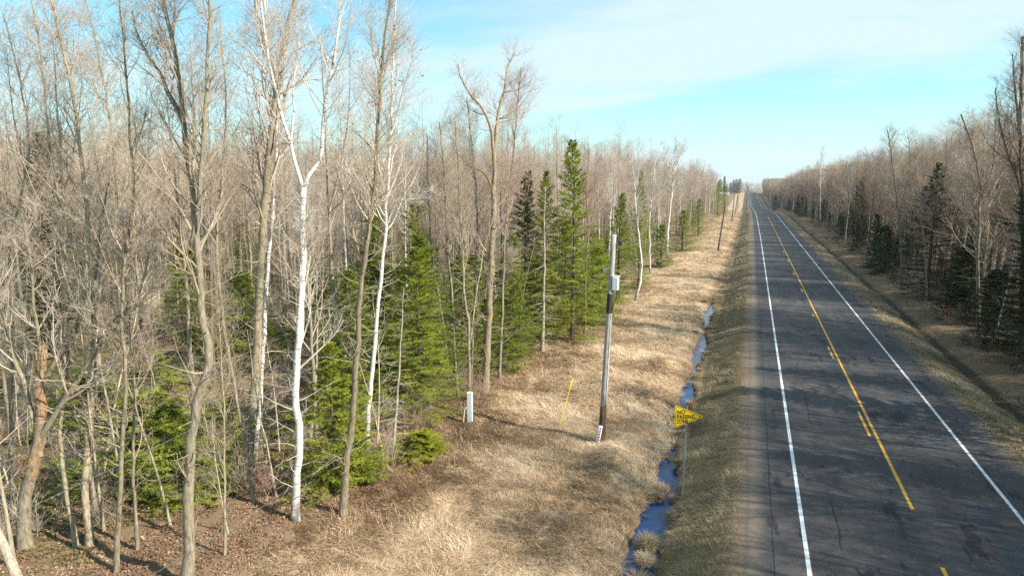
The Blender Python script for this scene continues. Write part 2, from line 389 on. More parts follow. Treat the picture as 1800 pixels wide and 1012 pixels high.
vo2 = N(t, 'ShaderNodeTexVoronoi', feature='DISTANCE_TO_EDGE'); vo2.inputs['Scale'].default_value = .32
t.links.new(mapping(t, dv.outputs[0], (.6, .5, 1)), vo2.inputs['Vector'])
crk2 = mathn(t, 'MULTIPLY', mathn(t, 'SUBTRACT', 1.0, sstep(t, vo2.outputs[0], .001, .006)), .35)
allc = mathn(t, 'MAXIMUM', mathn(t, 'MAXIMUM', mathn(t, 'MULTIPLY', crk, cmask), lines), mathn(t, 'MAXIMUM', crk2, seam))
c = mixc(t, mathn(t, 'MULTIPLY', allc, .85), c, (.018, .018, .02))
# gravelly dust along the outer edge
c = mixc(t, mathn(t, 'MULTIPLY', mathn(t, 'SUBTRACT', 1.0, sstep(t, mathn(t, 'ADD', lat, mathn(t, 'MULTIPLY', mathn(t, 'SUBTRACT', med, .5), .5)), .5, 1.1)), .8), c, (.19, .155, .115))
c = mixc(t, mathn(t, 'MULTIPLY', sstep(t, mathn(t, 'ADD', lat, mathn(t, 'MULTIPLY', mathn(t, 'SUBTRACT', med, .5), .6)), 10.3, 10.8), .6), c, (.16, .13, .09))
setc(t, b, c); bumpn(t, b, fine, .35, .006); M['asphalt'] = m

def paint(name, colr):
    m, t, b = mat(name, .6, .35)
    pos = N(t, 'ShaderNodeNewGeometry').outputs['Position']
    n = noise(t, pos, 28, 5, .75); n2 = noise(t, mapping(t, pos, (1, .3, 1)), 2.0, 4, .6)
    w = sstep(t, mathn(t, 'ADD', n, mathn(t, 'MULTIPLY', mathn(t, 'SUBTRACT', n2, .5), .5)), .28, .42)
    c = mixc(t, w, (.13, .12, .11), colr)
    c = mixc(t, 1.0, c, ramp(t, n2, [(.3, (.82, .82, .82)), (.7, (1, 1, 1))]), 'MULTIPLY')
    setc(t, b, c); return m
M['white_paint'] = paint('white_road_paint', (.82, .84, .84)); M['yellow_paint'] = paint('yellow_road_paint', (.8, .42, .03))
m, t, b = mat('still_ditch_water', .04, .5); b.inputs['IOR'].default_value = 1.36
setc(t, b, (.002, .03, .11)); pos = N(t, 'ShaderNodeNewGeometry').outputs['Position']  # blue base colour stands in for the reflected sky
bumpn(t, b, noise(t, pos, 9, 3, .5), .06, .01); M['water'] = m
m, t, b = mat('dark_woodland_pool', .05, .5); setc(t, b, (.012, .02, .035)); M['pool'] = m

# ------------------------------------------------------------ ground, road
def gridmesh(name, lats, ds, zf, material, xf=True):
    LA, D = np.meshgrid(lats, ds)
    z = zf(LA, D); X = LA + road_x(D)
    v = np.stack([X, D, z], -1).reshape(-1, 3)
    nl, nd = len(lats), len(ds); i = np.arange(nl * nd).reshape(nd, nl)
    q = np.stack([i[:-1, :-1], i[:-1, 1:], i[1:, 1:], i[1:, :-1]], -1).reshape(-1, 4)
    a = Acc(); a.add(v, quads=q)
    return a.mesh(name, material, True, uv=np.stack([LA, D], -1).reshape(-1, 2))
def seg(*a):
    out = []
    for (x0, x1, st) in a: out.append(np.arange(x0, x1, st))
    out.append([a[-1][1]]); return np.concatenate(out)
lats = seg((-4000, -400, 600), (-400, -60, 20), (-60, -16, 1.0), (-16, -6, .35), (-6, -.4, .14), (-.4, .73, .2))
lats = np.concatenate([lats, [.8, 10.4], seg((10.46, 18, .25), (18, 60, 1.5), (60, 400, 20), (400, 4000, 600))])
ds = seg((-300, 0, 30), (0, 12, 2), (12, 60, .3), (60, 120, .6), (120, 300, 2), (300, 1400, 10), (1400, 6000, 400))
tag(link('ground', gridmesh('ground', lats, ds, ground, M['ground'])), kind='structure')
dr = seg((-60, 0, 10), (0, 200, 2.5), (200, 1500, 8))
def roadz(lat, d): return road_z(d) - .02 * np.abs(lat - 5.6) / 5.6
edge_n = lambda d: (fbm(d * 0, d, 1.3, 77) - .5) * .1
LR = np.array([.45, .8, 1.2, 2.1, 4, 5.6, 7.5, 9.2, 10.3, 10.78])
drf = seg((-40, 10, 10), (10, 80, .4), (80, 200, 2), (200, 1500, 8))
LA, D = np.meshgrid(LR, drf); LA = LA.copy()
LA[:, 0] += edge_n(drf); LA[:, -1] += edge_n(drf + 500) * .8
z = roadz(LA, D)
LA = np.concatenate([LA[:, :1] - .3, LA, LA[:, -1:] + .3], 1); D = np.concatenate([D[:, :1], D, D[:, :1]], 1)
z = np.concatenate([z[:, :1] - .04, z, z[:, -1:] - .04], 1)
v = np.stack([LA + road_x(D), D, z], -1).reshape(-1, 3); nd, nl = LA.shape
i = np.arange(nl * nd).reshape(nd, nl); q = np.stack([i[:-1, :-1], i[:-1, 1:], i[1:, 1:], i[1:, :-1]], -1).reshape(-1, 4)
tag(link('road', Acc().add(v, quads=q).mesh('road', M['asphalt'], False, uv=np.stack([LA, D], -1).reshape(-1, 2))), kind='structure')
def marking(name, cx, half, d0, d1, material, ragged=0.0, lift=.006):
    dsm = seg((d0, d1, .25)) if d1 - d0 < 20 else (seg((d0, 90, .5), (90, 300, 4), (300, d1, 10)) if d1 > 300 else seg((d0, 90, .5), (90, d1, 4)))
    rg = lambda k: (fbm(dsm * 0 + k, dsm, .5, 55 + k) - .5) * 2 * (ragged + .006)
    l0 = cx - half + rg(1); l1 = cx + half + rg(2)
    LA = np.stack([l0, l1], 1); D = np.stack([dsm, dsm], 1)
    lf = lift + np.clip(D - 100, 0, 1000) * 3e-5
    v = np.stack([LA + road_x(D), D, roadz(LA, D) + lf], -1).reshape(-1, 3); n = len(dsm)
    i = np.arange(n * 2).reshape(n, 2); q = np.stack([i[:-1, 0], i[:-1, 1], i[1:, 1], i[1:, 0]], -1)
    return tag(link(name, Acc().add(v, quads=q).mesh(name, material, False)), kind='structure')
marking('white_edge_line', 2.13, .065, -20, 1300, M['white_paint'])
marking('white_edge_line', 9.2, .065, -20, 1300, M['white_paint'])
marking('yellow_centre_line', 5.85, .062, 25.9, 262, M['yellow_paint'])
marking('yellow_centre_dash', 5.87, .06, 18.2, 22.0, M['yellow_paint'])
for k, (a0, a1, rg) in enumerate([(33.35, 37.0, .012), (48.2, 50.3, .03), (50.8, 51.9, .03), (64.0, 65.2, .04), (78.6, 81.2, .03), (94, 97, .02), (109.2, 112.5, .02), (124.5, 128, .02)]):
    marking('yellow_centre_dash', 5.57, .055, a0, a1, M['yellow_paint'], rg)
# water
dw = seg((-5, 110, 1.0))
LAw = np.stack([np.interp(dw, *DC) - 1.6, np.interp(dw, *DC) + 1.3], 1); Dw = np.stack([dw, dw], 1)
v = np.stack([LAw, Dw, np.full_like(LAw, WATER - .16) + road_z(Dw)], -1).reshape(-1, 3)
i = np.arange(len(dw) * 2).reshape(-1, 2); q = np.stack([i[:-1, 0], i[:-1, 1], i[1:, 1], i[1:, 0]], -1)
tag(link('ditch_water', Acc().add(v, quads=q).mesh('ditch_water', M['water'], False)), kind='structure')
for (x_, y_, r_) in ((-25.4, 17.9, 1.0), (-25.0, 20.2, .9), (-30.5, 27.5, 1.5)):
    a = np.linspace(0, 2 * np.pi, 25)[:-1]; rr = r_ * (1 + .2 * np.sin(a * 3) + .1 * np.sin(a * 5 + 1))
    v = np.concatenate([[[0, 0, 0]], np.stack([np.cos(a) * rr, np.sin(a) * rr * .62, a * 0], -1)])
    tr = [(0, 1 + k, 1 + (k + 1) % 24) for k in range(24)]
    tag(link('woodland_pool', Acc().add(v, tris=tr).mesh('woodland_pool', M['pool'], False), loc=(x_, y_, float(ground(x_, y_)) + .14)), kind='structure')

# ------------------------------------------------------------ bare trees
def bare_crown(acc, rng, P, Rr, h, base=.33, nl=24, spread=.2, dens=1.0, ang=(28, 55), up=.09, twr=1.0):
    """limbs, branches and twigs on the stems P (n,K,3)"""
    zt = P[:, :, 2]
    def limb_len(pi, t, g): return h * spread * (1.15 - .8 * np.clip((t - base) / (1 - base), 0, 1)) * g.uniform(.5, 1.15, len(t))
    L1, R1, l1 = branch(rng, P, Rr, nl, base, .97, ang, limb_len, .5, 7, .11, up, .006, .22)
    tubes(acc, L1, R1, 4)
    D0, DR, _ = branch(rng, P, Rr, max(3, int(nl * .35)), max(.08, base * .35), base + .08, (50, 95), lambda pi, t, g: h * g.uniform(.02, .085, len(t)), .25, 4, .16, .0, .005, .3)
    tubes(acc, D0, DR, 3)
    L2, R2, l2 = branch(rng, L1, R1, max(2, int(7 * dens)), .2, 1, (25, 55), lambda pi, t, g: l1[pi] * (.62 - .3 * t) * g.uniform(.5, 1.2, len(t)), .6, 4, .13, up * .8, .004 * twr, .35)
    tubes(acc, L2, R2, 3)
    L3, R3, l3 = branch(rng, L2, R2, max(2, int(5 * dens)), .15, 1, (25, 50), lambda pi, t, g: g.uniform(.3, .95, len(t)) * (h / 17) ** .5, .6, 3, .15, .08, .0032 * twr, .5)
    tubes(acc, L3, R3, 3)
    L4, R4, l4 = branch(rng, L3, R3, 2, .2, 1, (25, 50), lambda pi, t, g: g.uniform(.1, .3, len(t)), .7, 2, .12, .05, .0026 * twr, .6)
    tubes(acc, L4, R4, 3)
    # twigs on the upper stems themselves
    S3, SR, _ = branch(rng, P, Rr, int(18 * dens), .55, 1, (30, 60), lambda pi, t, g: g.uniform(.3, 1.0, len(t)), .3, 3, .15, .06, .004, .4)
    tubes(acc, S3, SR, 3)
    S4, SR4, _ = branch(rng, S3, SR, 4, .2, 1, (25, 55), lambda pi, t, g: g.uniform(.12, .4, len(t)), .7, 2, .12, .05, .0026 * twr, .6)
    tubes(acc, S4, SR4, 3)
    return L3
def trunk_mesh(name, stems, material, flare=True, sides=9):
    a = Acc()
    for k, (P, Rr) in enumerate(stems):
        Rr = Rr.copy()
        if k == 0 and flare: Rr[:3] *= np.array([1.3, 1.12, 1.03]); 
        tubes(a, P[None], Rr[None], sides, bump=.1)
        # blunt cap
        n = a.n; c_ = P[-1] + (P[-1] - P[-2]) * .05
        a.add([c_], tris=[(j - sides, (j + 1) % sides - sides, 0) for j in range(sides)])
    return a.mesh(name, material, True)
def gen_tree(seed, h, style, base=.35, nl=22, spread=.2, r0=None, fork=None, dens=1.0, lean=.03, wob=.012, twr=1.0, ang=(28, 55)):
    rng = np.random.default_rng(seed)
    K = 18; zz = np.linspace(0, 1, K)
    r0 = r0 or h * .0072
    w = np.cumsum(rng.normal(0, wob * h / K ** .5, (K, 2)), 0); w[0] = 0; w = w - w[0] * 0
    la = rng.uniform(0, 6.28); ln = rng.uniform(0, lean) * h
    P = np.stack([w[:, 0] + np.cos(la) * ln * zz, w[:, 1] + np.sin(la) * ln * zz, zz * h - .25 * (zz == 0)], -1)
    Rr = r0 * (1 - zz * .93)
    stems = [(P, Rr)]
    if fork:
        for f in (fork if isinstance(fork, (list, tuple)) else [fork]):
            i = int(f * (K - 1)); s = P[i]; hh = (h - s[2]) * rng.uniform(.8, .98); az = rng.uniform(0, 6.28)
            zz2 = np.linspace(0, 1, 12)[:, None]; ww = np.cumsum(rng.normal(0, wob * h / 14, (12, 2)), 0) * (zz2 > 0)
            off = np.array([np.cos(az), np.sin(az)])[None] * (hh * .26) * (1 - (1 - zz2) ** 2) + ww
            P2 = np.concatenate([s[:2] + off, s[2] + zz2 * hh], 1); stems.append((P2, Rr[i] * .75 * (1 - zz2[:, 0] * .85)))
    tm = trunk_mesh('trunk', stems, M[style])
    a = Acc()
    for k, (p, r) in enumerate(stems):
        bs = base if k == 0 else .15
        bare_crown(a, rng, p[None], r[None], h * (1 if k == 0 else .8), bs, nl if k == 0 else int(nl * .65), spread, dens, ang, .09, twr)
    tw = {'birch': 'twig_birch', 'maple': 'twig_maple'}.get(style, 'twig')
    return tm, a.mesh('crown', M[tw], True)
VAR = []
specs = [  # style, h, base, nl, spread, fork
 ('aspen', 17.5, .42, 22, .17, None), ('aspen', 16, .35, 24, .2, .5), ('aspen', 18.5, .5, 20, .16, None), ('aspen', 15, .4, 22, .18, .62),
 ('aspen', 17, .3, 28, .2, None), ('maple', 17, .35, 24, .21, [.4, .6]), ('birch', 16.5, .42, 22, .18, .55), ('oak', 17.5, .4, 22, .23, .45),
 ('aspen', 13.5, .3, 24, .2, None), ('aspen', 18, .45, 22, .19, .55),
 ('maple', 17, .3, 34, .27, [.35, .5, .65]), ('aspen', 16.5, .25, 38, .25, [.45, .6])]
for k, (st, h, bs, nl, sp_, fk) in enumerate(specs):
    VAR.append((st, h) + gen_tree(100 + k, h, st, bs, nl, sp_ * 1.18, None, fk, .95))
def add_tree(vi, x, y, z, sc, rz, label, group=None, cat='tree', name='bare_tree', tilt=(0, 0)):
    st, h, tm, cm = VAR[vi]
    if name == 'bare_tree' and st == 'birch': name = 'birch_tree'
    e = thing(name, label, cat, (x, y, z), rz, group); e.scale = (sc, sc, sc)
    e.rotation_euler = (tilt[0], tilt[1], rz)
    link('trunk', tm, e); link('crown', cm, e)
    return e
HEROES = [
 ('aspen', 'gnarled leaning tree with a broken orange brown rotten top and long pale limb', (-22.02, 14.53), [
   (0.21, 0.14, [(0.0,0.0,0.0),(-0.04,0.1,1.24),(0.15,0.3,2.56),(0.44,0.51,3.69),(0.48,0.63,4.81),(0.46,0.71,5.74),(0.54,0.81,6.58)]),
   (0.1, 0.03, [(0.44,0.51,3.69),(0.92,0.64,4.38),(1.53,0.84,5.24),(2.14,1.03,6.09),(2.66,1.19,6.85),(3.17,1.33,7.5),(3.79,1.5,8.05),(4.17,1.6,8.78),(4.45,1.7,9.85)]),
   (0.1, 0.035, [(0.49,0.68,5.37),(0.82,0.99,6.08),(1.11,1.29,6.84),(1.39,1.58,7.52),(1.46,1.8,8.25),(1.67,2.07,8.98),(1.7,2.35,10.46),(1.86,2.68,11.95)]),
   (0.09, 0.03, [(0.5,0.47,3.13),(0.27,0.54,4.24),(-0.02,0.58,5.35),(-0.49,0.57,6.46),(-0.83,0.59,7.56),(-1.05,0.69,9.03),(-1.16,0.83,10.49)]),
   (0.07, 0.02, [(0.57,0.78,6.11),(0.71,0.62,7.1),(0.9,0.48,8.06),(1.07,0.38,9.69),(1.18,0.22,10.92)]),
   (0.05, 0.012, [(2.24,1.43,6.85),(2.82,1.64,7.6),(3.48,1.84,8.07),(4.13,2.0,7.99)]),
 ]),
 ('aspen', 'tall greenish grey trunk with a wavy lower stem, nearest the bottom edge', (-15.13, 14.4), [
   (0.175, 0.045, [(0.0,0.0,0.0),(-0.05,0.19,1.33),(-0.1,0.45,3.15),(-0.1,0.71,4.81),(0.08,0.92,5.81),(0.26,1.12,6.64),(0.16,1.21,7.47),(-0.01,1.28,8.29),(-0.12,1.42,9.45),(-0.29,1.54,10.61),(-0.44,1.66,11.77),(-0.65,1.77,12.93),(-0.84,1.91,14.25),(-0.99,2.01,15.24),(-1.23,2.08,16.23),(-1.46,2.15,17.23),(-1.71,2.24,18.38)]),
   (0.08, 0.03, [(-0.32,1.48,10.28),(-0.1,1.54,11.28),(0.04,1.59,12.42),(0.16,1.69,13.87),(0.31,1.79,15.29),(0.42,1.87,16.69),(0.52,1.9,17.75)]),
   (0.07, 0.02, [(-0.76,1.85,13.67),(-1.28,1.96,14.44),(-1.85,2.07,15.3),(-2.42,2.15,16.0),(-2.9,2.33,17.06)]),
 ]),
 ('aspen', 'thickest tall brown trunk left of the forked white birch, leaning right toward its top', (-19.99, 22.63), [
   (0.21, 0.11, [(0.0,0.0,0.0),(0.16,0.32,2.33),(0.3,0.62,4.53),(0.36,0.94,7.19),(0.44,1.29,10.08),(0.56,1.57,12.22),(0.7,1.83,14.12),(0.82,2.0,15.3),(0.97,2.21,16.71),(1.23,2.48,18.35),(1.5,2.7,19.51),(1.78,2.96,20.91),(1.97,3.2,22.52)]),
   (0.1, 0.04, [(0.85,2.09,16.01),(0.69,2.08,17.17),(0.41,2.03,18.31),(0.17,1.99,19.45),(-0.02,1.96,20.58)]),
 ]),
 ('birch', 'white birch trunk standing against the thickest brown trunk', (-20.33, 23.51), [
   (0.11, 0.04, [(0.0,0.0,0.0),(0.09,0.43,2.5),(0.13,0.84,5.0),(0.12,1.24,7.49),(0.17,1.58,9.49),(0.22,1.95,11.74),(0.25,2.32,14.0),(-0.0,2.6,16.25),(-0.36,2.83,18.5),(-0.66,3.09,20.75)]),
 ]),
 ('birch', 'large white birch forking into two crooked white stems, left of centre', (-14.75, 18.98), [
   (0.14, 0.1, [(0.0,0.0,0.0),(-0.04,0.19,1.37),(0.02,0.39,2.57),(-0.19,0.58,4.37),(-0.2,0.81,5.97),(-0.17,1.03,7.37),(-0.17,1.24,8.77),(-0.2,1.46,10.37),(-0.24,1.66,11.76)]),
   (0.075, 0.025, [(-0.24,1.64,11.66),(-0.56,1.7,12.56),(-0.8,1.79,13.46),(-1.16,1.83,14.36),(-1.44,1.92,15.36),(-1.78,2.02,16.56),(-2.02,2.18,17.97),(-2.29,2.33,19.38)]),
   (0.085, 0.025, [(-0.24,1.65,11.72),(-0.05,1.91,12.4),(0.15,2.12,12.76),(0.14,2.37,13.87),(0.18,2.64,14.99),(0.29,2.95,16.21),(0.34,3.18,17.03),(0.35,3.48,18.47),(0.28,3.76,19.92)]),
   (0.045, 0.015, [(-0.75,1.72,13.35),(-0.88,2.16,14.38),(-1.17,2.56,15.43),(-1.23,3.07,16.72),(-1.6,3.52,18.24)]),
 ]),
 ('aspen', 'slim brown trunk in front of the leaning white birch, leaning right', (-13.4, 19.89), [
   (0.14, 0.035, [(0.0,0.0,0.0),(0.04,0.22,1.61),(0.17,0.45,3.04),(0.22,0.65,4.47),(0.29,0.91,6.31),(0.32,1.18,8.33),(0.53,1.48,10.15),(0.67,1.73,11.76),(0.71,1.95,13.36),(0.74,2.14,14.76),(0.78,2.33,16.15),(0.89,2.54,17.54),(1.03,2.77,18.92)]),
   (0.05, 0.015, [(0.42,1.29,8.94),(-0.09,1.44,10.34),(-0.6,1.59,11.76),(-0.92,1.81,13.19)]),
 ]),
 ('birch', 'straight white birch leaning right behind the slim brown trunk', (-15.52, 25.05), [
   (0.115, 0.03, [(-0.0,0.0,-0.0),(-0.05,0.35,2.03),(-0.0,0.72,4.01),(0.01,1.04,5.75),(0.1,1.39,7.49),(0.17,1.77,9.49),(0.16,2.08,11.24),(0.15,2.4,13.0),(0.13,2.75,15.01),(0.06,3.09,17.03),(-0.0,3.39,18.8),(0.01,3.72,20.58)]),
   (0.05, 0.012, [(0.19,1.87,9.99),(0.73,2.08,11.25),(1.53,2.17,11.37),(2.32,2.26,11.5)]),
   (0.05, 0.015, [(0.17,2.63,14.26),(0.72,2.59,15.71),(1.26,2.53,17.12),(1.59,2.36,18.24)]),
 ]),
 ('birch', 'thin white birch set back behind the forked birch', (-29.91, 46.1), [
   (0.11, 0.03, [(-0.0,0.0,-0.0),(-0.35,0.64,4.03),(-0.75,1.17,7.62),(-1.12,1.72,11.23),(-1.44,2.29,14.85),(-1.73,2.79,18.03),(-2.07,3.27,21.22)]),
 ]),
 ('oak', 'broad bare tree with a yellow brown trunk at the forest edge above the pedestal', (-14.0, 35.32), [
   (0.22, 0.12, [(0.0,0.0,0.0),(0.05,0.35,2.34),(0.05,0.66,4.61),(0.04,0.98,6.88),(0.06,1.35,9.47),(0.02,1.65,11.72),(-0.04,1.93,13.91)]),
   (0.12, 0.03, [(-0.03,1.9,13.66),(-0.28,1.93,15.25),(-0.65,1.82,16.2),(-1.31,1.59,16.99),(-1.79,1.42,17.77),(-2.0,1.36,18.7)]),
   (0.13, 0.03, [(-0.04,1.92,13.82),(-0.03,2.39,15.44),(0.03,2.81,16.6),(0.16,3.23,17.61),(0.18,3.66,18.95),(0.45,4.09,19.65)]),
   (0.08, 0.02, [(0.02,1.65,11.72),(-0.6,1.65,12.69),(-1.11,1.6,12.95),(-1.92,1.43,13.18)]),
   (0.07, 0.02, [(0.09,1.04,7.2),(0.58,1.22,7.46),(0.98,1.36,7.69),(1.19,1.47,8.18)]),
 ]),
 ('aspen', 'slender grey tree immediately left of the broad yellow brown tree', (-14.73, 35.3), [
   (0.1, 0.03, [(0.0,0.0,0.0),(-0.14,0.38,2.36),(-0.18,0.89,5.26),(-0.23,1.23,7.21),(-0.29,1.61,9.43),(-0.51,2.02,12.05),(-0.91,2.35,14.68),(-1.29,2.64,16.98)]),
 ]),
 ('aspen', 'slender grey tree kinked at mid height, among the thin trunks left of the broad tree', (-14.44, 34.27), [
   (0.11, 0.03, [(-0.0,0.0,-0.0),(-0.13,0.21,2.18),(-0.27,0.43,4.57),(-0.5,0.51,5.87),(-0.67,0.73,8.3),(-0.83,0.91,10.35),(-1.02,1.11,12.66),(-1.29,1.34,15.47)]),
 ]),
 ('aspen', 'slender olive grey tree directly above the white pedestal', (-15.13, 34.25), [
   (0.1, 0.03, [(0.0,0.0,0.0),(-0.24,0.21,1.65),(-0.53,0.61,4.48),(-0.75,0.86,6.36),(-1.04,1.09,8.24),(-1.21,1.37,10.12),(-1.51,1.71,12.69),(-1.91,2.08,15.57)]),
 ]),
 ('aspen', 'thin grey tree rising through the big bright fir', (-15.98, 34.87), [
   (0.08, 0.03, [(0.0,0.0,0.0),(-0.4,0.36,3.36),(-0.76,0.51,5.28),(-1.19,0.64,7.2),(-1.49,0.9,9.64),(-1.73,1.21,12.37),(-1.91,1.53,14.97)]),
 ]),
 ('aspen', 'pale thin tree just right of the broad yellow brown tree', (-14.1, 38.25), [
   (0.1, 0.03, [(-0.0,0.0,-0.0),(-0.03,0.21,1.78),(-0.04,0.54,4.46),(-0.04,0.87,7.13),(-0.01,1.2,9.65),(0.2,1.65,12.75),(0.35,2.09,15.83),(0.46,2.5,18.89)]),
 ]),
 ('snag', 'dead pale grey fir trunk with thin bare branches in front of the tall firs', (-13.56, 45.46), [
   (0.14, 0.03, [(0.0,0.0,0.0),(-0.05,0.4,2.48),(-0.14,0.79,4.96),(-0.25,1.22,7.69),(-0.35,1.52,9.69),(-0.42,1.84,11.7)]),
 ]),
 ('aspen', 'thin pale tree at the forest edge between the tall fir and the utility pole', (-11.96, 51.91), [
   (0.1, 0.03, [(0.0,0.0,0.0),(-0.11,0.47,2.75),(-0.23,0.98,5.74),(-0.21,1.51,8.55),(-0.56,1.97,11.69),(-0.47,2.59,14.83)]),
 ]),
 ('birch', 'white birch with a bowed lower stem behind the utility pole', (-11.19, 71.78), [
   (0.16, 0.04, [(0.0,0.0,0.0),(0.41,0.46,2.21),(0.49,0.76,4.07),(0.16,0.96,6.27),(-0.16,1.15,8.36),(-0.43,1.35,10.45),(-0.66,1.62,12.83),(-1.05,1.82,15.21)]),
 ]),
 ('birch', 'tall pale birch with a spreading grey crown right of the bowed birch', (-13.46, 120.34), [
   (0.22, 0.05, [(-0.0,0.0,-0.0),(0.02,0.85,5.18),(0.28,1.63,9.47),(0.4,2.48,14.46),(0.59,3.15,18.17),(0.85,3.62,20.52)]),
   (0.12, 0.03, [(0.45,2.34,13.48),(-0.78,2.08,16.4),(-1.54,1.98,19.31)]),
   (0.12, 0.03, [(0.5,2.51,14.46),(1.53,3.71,17.41),(2.03,4.65,19.88)]),
 ]),
 ('birch', 'thin pale birch between the bowed birch and the tall pale birch', (-12.84, 95.34), [
   (0.13, 0.04, [(-0.0,0.0,-0.0),(-0.26,0.53,3.75),(-0.46,1.1,7.59),(-0.3,1.63,10.41),(-0.17,2.25,13.94),(-0.16,2.71,16.68)]),
 ]),
 ('aspen', 'slim grey sapling left of the wavy trunk, straight and pale', (-18.39, 15.61), [
   (0.06, 0.015, [(0.0,0.0,0.0),(-0.16,0.24,2.6),(-0.16,0.51,4.91),(-0.31,0.68,6.86),(-0.48,0.87,9.05),(-0.62,1.03,10.87)]),
 ]),
 ('aspen', 'tall grey tree curving left, third trunk from the left edge', (-20.02, 15.23), [
   (0.12, 0.03, [(0.0,0.0,0.0),(-0.33,0.3,1.98),(-0.44,0.84,4.73),(-0.59,1.37,7.51),(-0.79,1.59,8.93),(-1.0,1.79,10.25),(-1.54,2.2,13.1),(-1.94,2.43,14.92),(-2.47,2.61,16.65),(-2.91,2.75,18.11),(-3.3,2.86,19.28)]),
 ]),
 ('aspen', 'thin grey tree bowing left over the dark narrow fir', (-20.33, 15.01), [
   (0.08, 0.02, [(0.0,0.0,0.0),(-0.38,0.16,1.61),(-0.71,0.31,3.07),(-0.83,0.81,6.01),(-0.93,1.25,8.6),(-1.39,1.59,11.39),(-1.7,1.72,12.7),(-2.07,2.0,14.95),(-2.33,2.21,16.54),(-2.7,2.33,17.96)]),
 ]),
 ('aspen', 'forked grey tree whose right stem sweeps across the clearing', (-21.15, 16.44), [
   (0.09, 0.02, [(-0.0,0.0,-0.0),(-0.46,0.34,2.72),(-0.38,0.79,4.99),(-0.54,1.06,6.78),(-0.46,1.46,8.77),(-0.13,1.97,10.96),(-0.33,2.16,12.36),(-0.54,2.39,13.97),(-0.87,2.53,15.37),(-1.34,2.7,17.19),(-1.72,2.79,18.4)]),
   (0.05, 0.012, [(-0.34,1.68,9.76),(0.05,2.28,10.95),(0.29,2.75,11.76),(0.65,3.23,12.38),(0.85,3.57,12.59)]),
 ]),
 ('aspen', 'slender straight grey tree between the forked tree and the wavy trunk', (-17.94, 14.43), [
   (0.08, 0.02, [(0.0,0.0,-0.0),(-0.0,0.62,4.22),(-0.01,0.94,6.47),(-0.16,1.08,7.79),(-0.2,1.22,8.83),(-0.05,1.53,10.56),(0.03,1.74,11.85),(-0.2,1.94,13.75),(-0.32,2.12,15.3),(-0.55,2.28,16.93),(-0.71,2.4,18.13)]),
 ]),
 ('aspen', 'thin pale sapling in the leaf litter right of the wavy trunk', (-15.33, 16.13), [
   (0.045, 0.012, [(0.0,0.0,0.0),(-0.25,0.55,3.17),(-0.47,0.91,5.4),(-0.76,1.25,7.58),(-1.0,1.56,9.57)]),
 ]),
 ('aspen', 'slim curved tree crossing in front of the thickest trunk base', (-16.97, 19.49), [
   (0.075, 0.02, [(0.0,0.0,0.0),(-0.59,0.33,2.56),(-1.36,0.68,5.48),(-1.92,1.01,8.0),(-2.17,1.39,10.26),(-2.15,1.85,12.4),(-2.2,2.28,14.56),(-2.51,2.62,16.73),(-2.8,2.89,18.49)]),
 ]),
 ('aspen', 'young leaning pale stem at the far left edge', (-24.81, 16.06), [
   (0.09, 0.02, [(-0.0,0.0,-0.0),(-0.06,0.42,4.26),(0.02,0.74,7.13),(-0.08,0.97,9.76),(0.35,1.33,11.76),(0.59,1.53,12.95),(0.44,1.64,14.54),(0.13,1.71,16.3),(-0.23,1.73,17.86)]),
 ]),
 ('snag', 'small dead spruce with bare drooping twigs beside the bright young fir', (-14.42, 25.37), [
   (0.08, 0.015, [(0.0,0.0,0.0),(-0.01,0.3,1.54),(0.01,0.6,3.02),(0.0,0.9,4.5),(-0.0,1.19,5.99),(-0.03,1.47,7.48)]),
 ]),
 ('snag', 'fallen pale grey trunk cut off by the lower left corner of the view', (-19.09, 12.43), [
   (0.16, 0.1, [(0.27,0.06,-0.24),(-0.01,0.03,0.24),(-0.42,0.01,1.14),(-0.91,-0.02,2.11),(-1.71,-0.17,3.09)]),
 ]),
 ('birch', 'pale birch rising above the dark trees on the right side of the road', (19.42, 221.14), [
   (0.25, 0.06, [(0.0,0.0,0.0),(-0.23,1.18,7.99),(-0.56,2.11,14.65),(-0.49,2.93,19.64),(-0.32,3.46,22.64)]),
 ]),
 ('aspen', 'dark twin topped tree at the right forest edge left of the big dark spruce', (17.01, 88.88), [
   (0.2, 0.05, [(0.0,0.0,0.0),(-0.32,0.43,3.79),(-0.62,0.79,7.06),(-1.19,1.15,10.97),(-1.99,1.52,15.53),(-2.58,1.73,18.46)]),
   (0.1, 0.03, [(-0.81,0.91,8.36),(-0.19,1.79,11.62),(0.14,2.66,15.55),(-0.19,3.07,17.85)]),
 ]),
 ('aspen', 'grey tree in front of the right forest with a wide open crown', (17.72, 62.68), [
   (0.15, 0.06, [(0.0,0.0,-0.0),(-0.28,0.43,3.6),(-0.49,0.81,6.75),(-0.52,1.25,9.89),(-0.69,1.65,13.03),(-1.32,1.75,15.27),(-2.31,1.76,17.73)]),
   (0.07, 0.02, [(-0.57,1.36,10.79),(0.39,2.46,13.49),(0.57,3.29,16.22),(0.65,4.02,18.52)]),
 ]),
 ('maple', 'tallest reddish brown tree, cut off by the right edge of the view', (17.8, 53.38), [
   (0.25, 0.08, [(0.0,0.0,0.0),(-0.28,0.44,3.79),(-0.42,0.92,7.56),(-0.73,1.34,11.33),(-1.06,1.7,14.71),(-1.17,2.14,18.09),(-1.27,2.63,21.83)]),
   (0.1, 0.03, [(-0.75,1.39,11.71),(-1.85,1.44,14.34),(-2.49,1.6,16.6),(-2.75,1.83,18.49)]),
   (0.1, 0.03, [(-1.05,1.76,15.09),(-1.58,1.84,18.07),(-1.95,1.93,20.65)]),
 ]),
 ('birch', 'pale thin trunk leaning right in the dark at the right forest edge', (17.43, 58.84), [
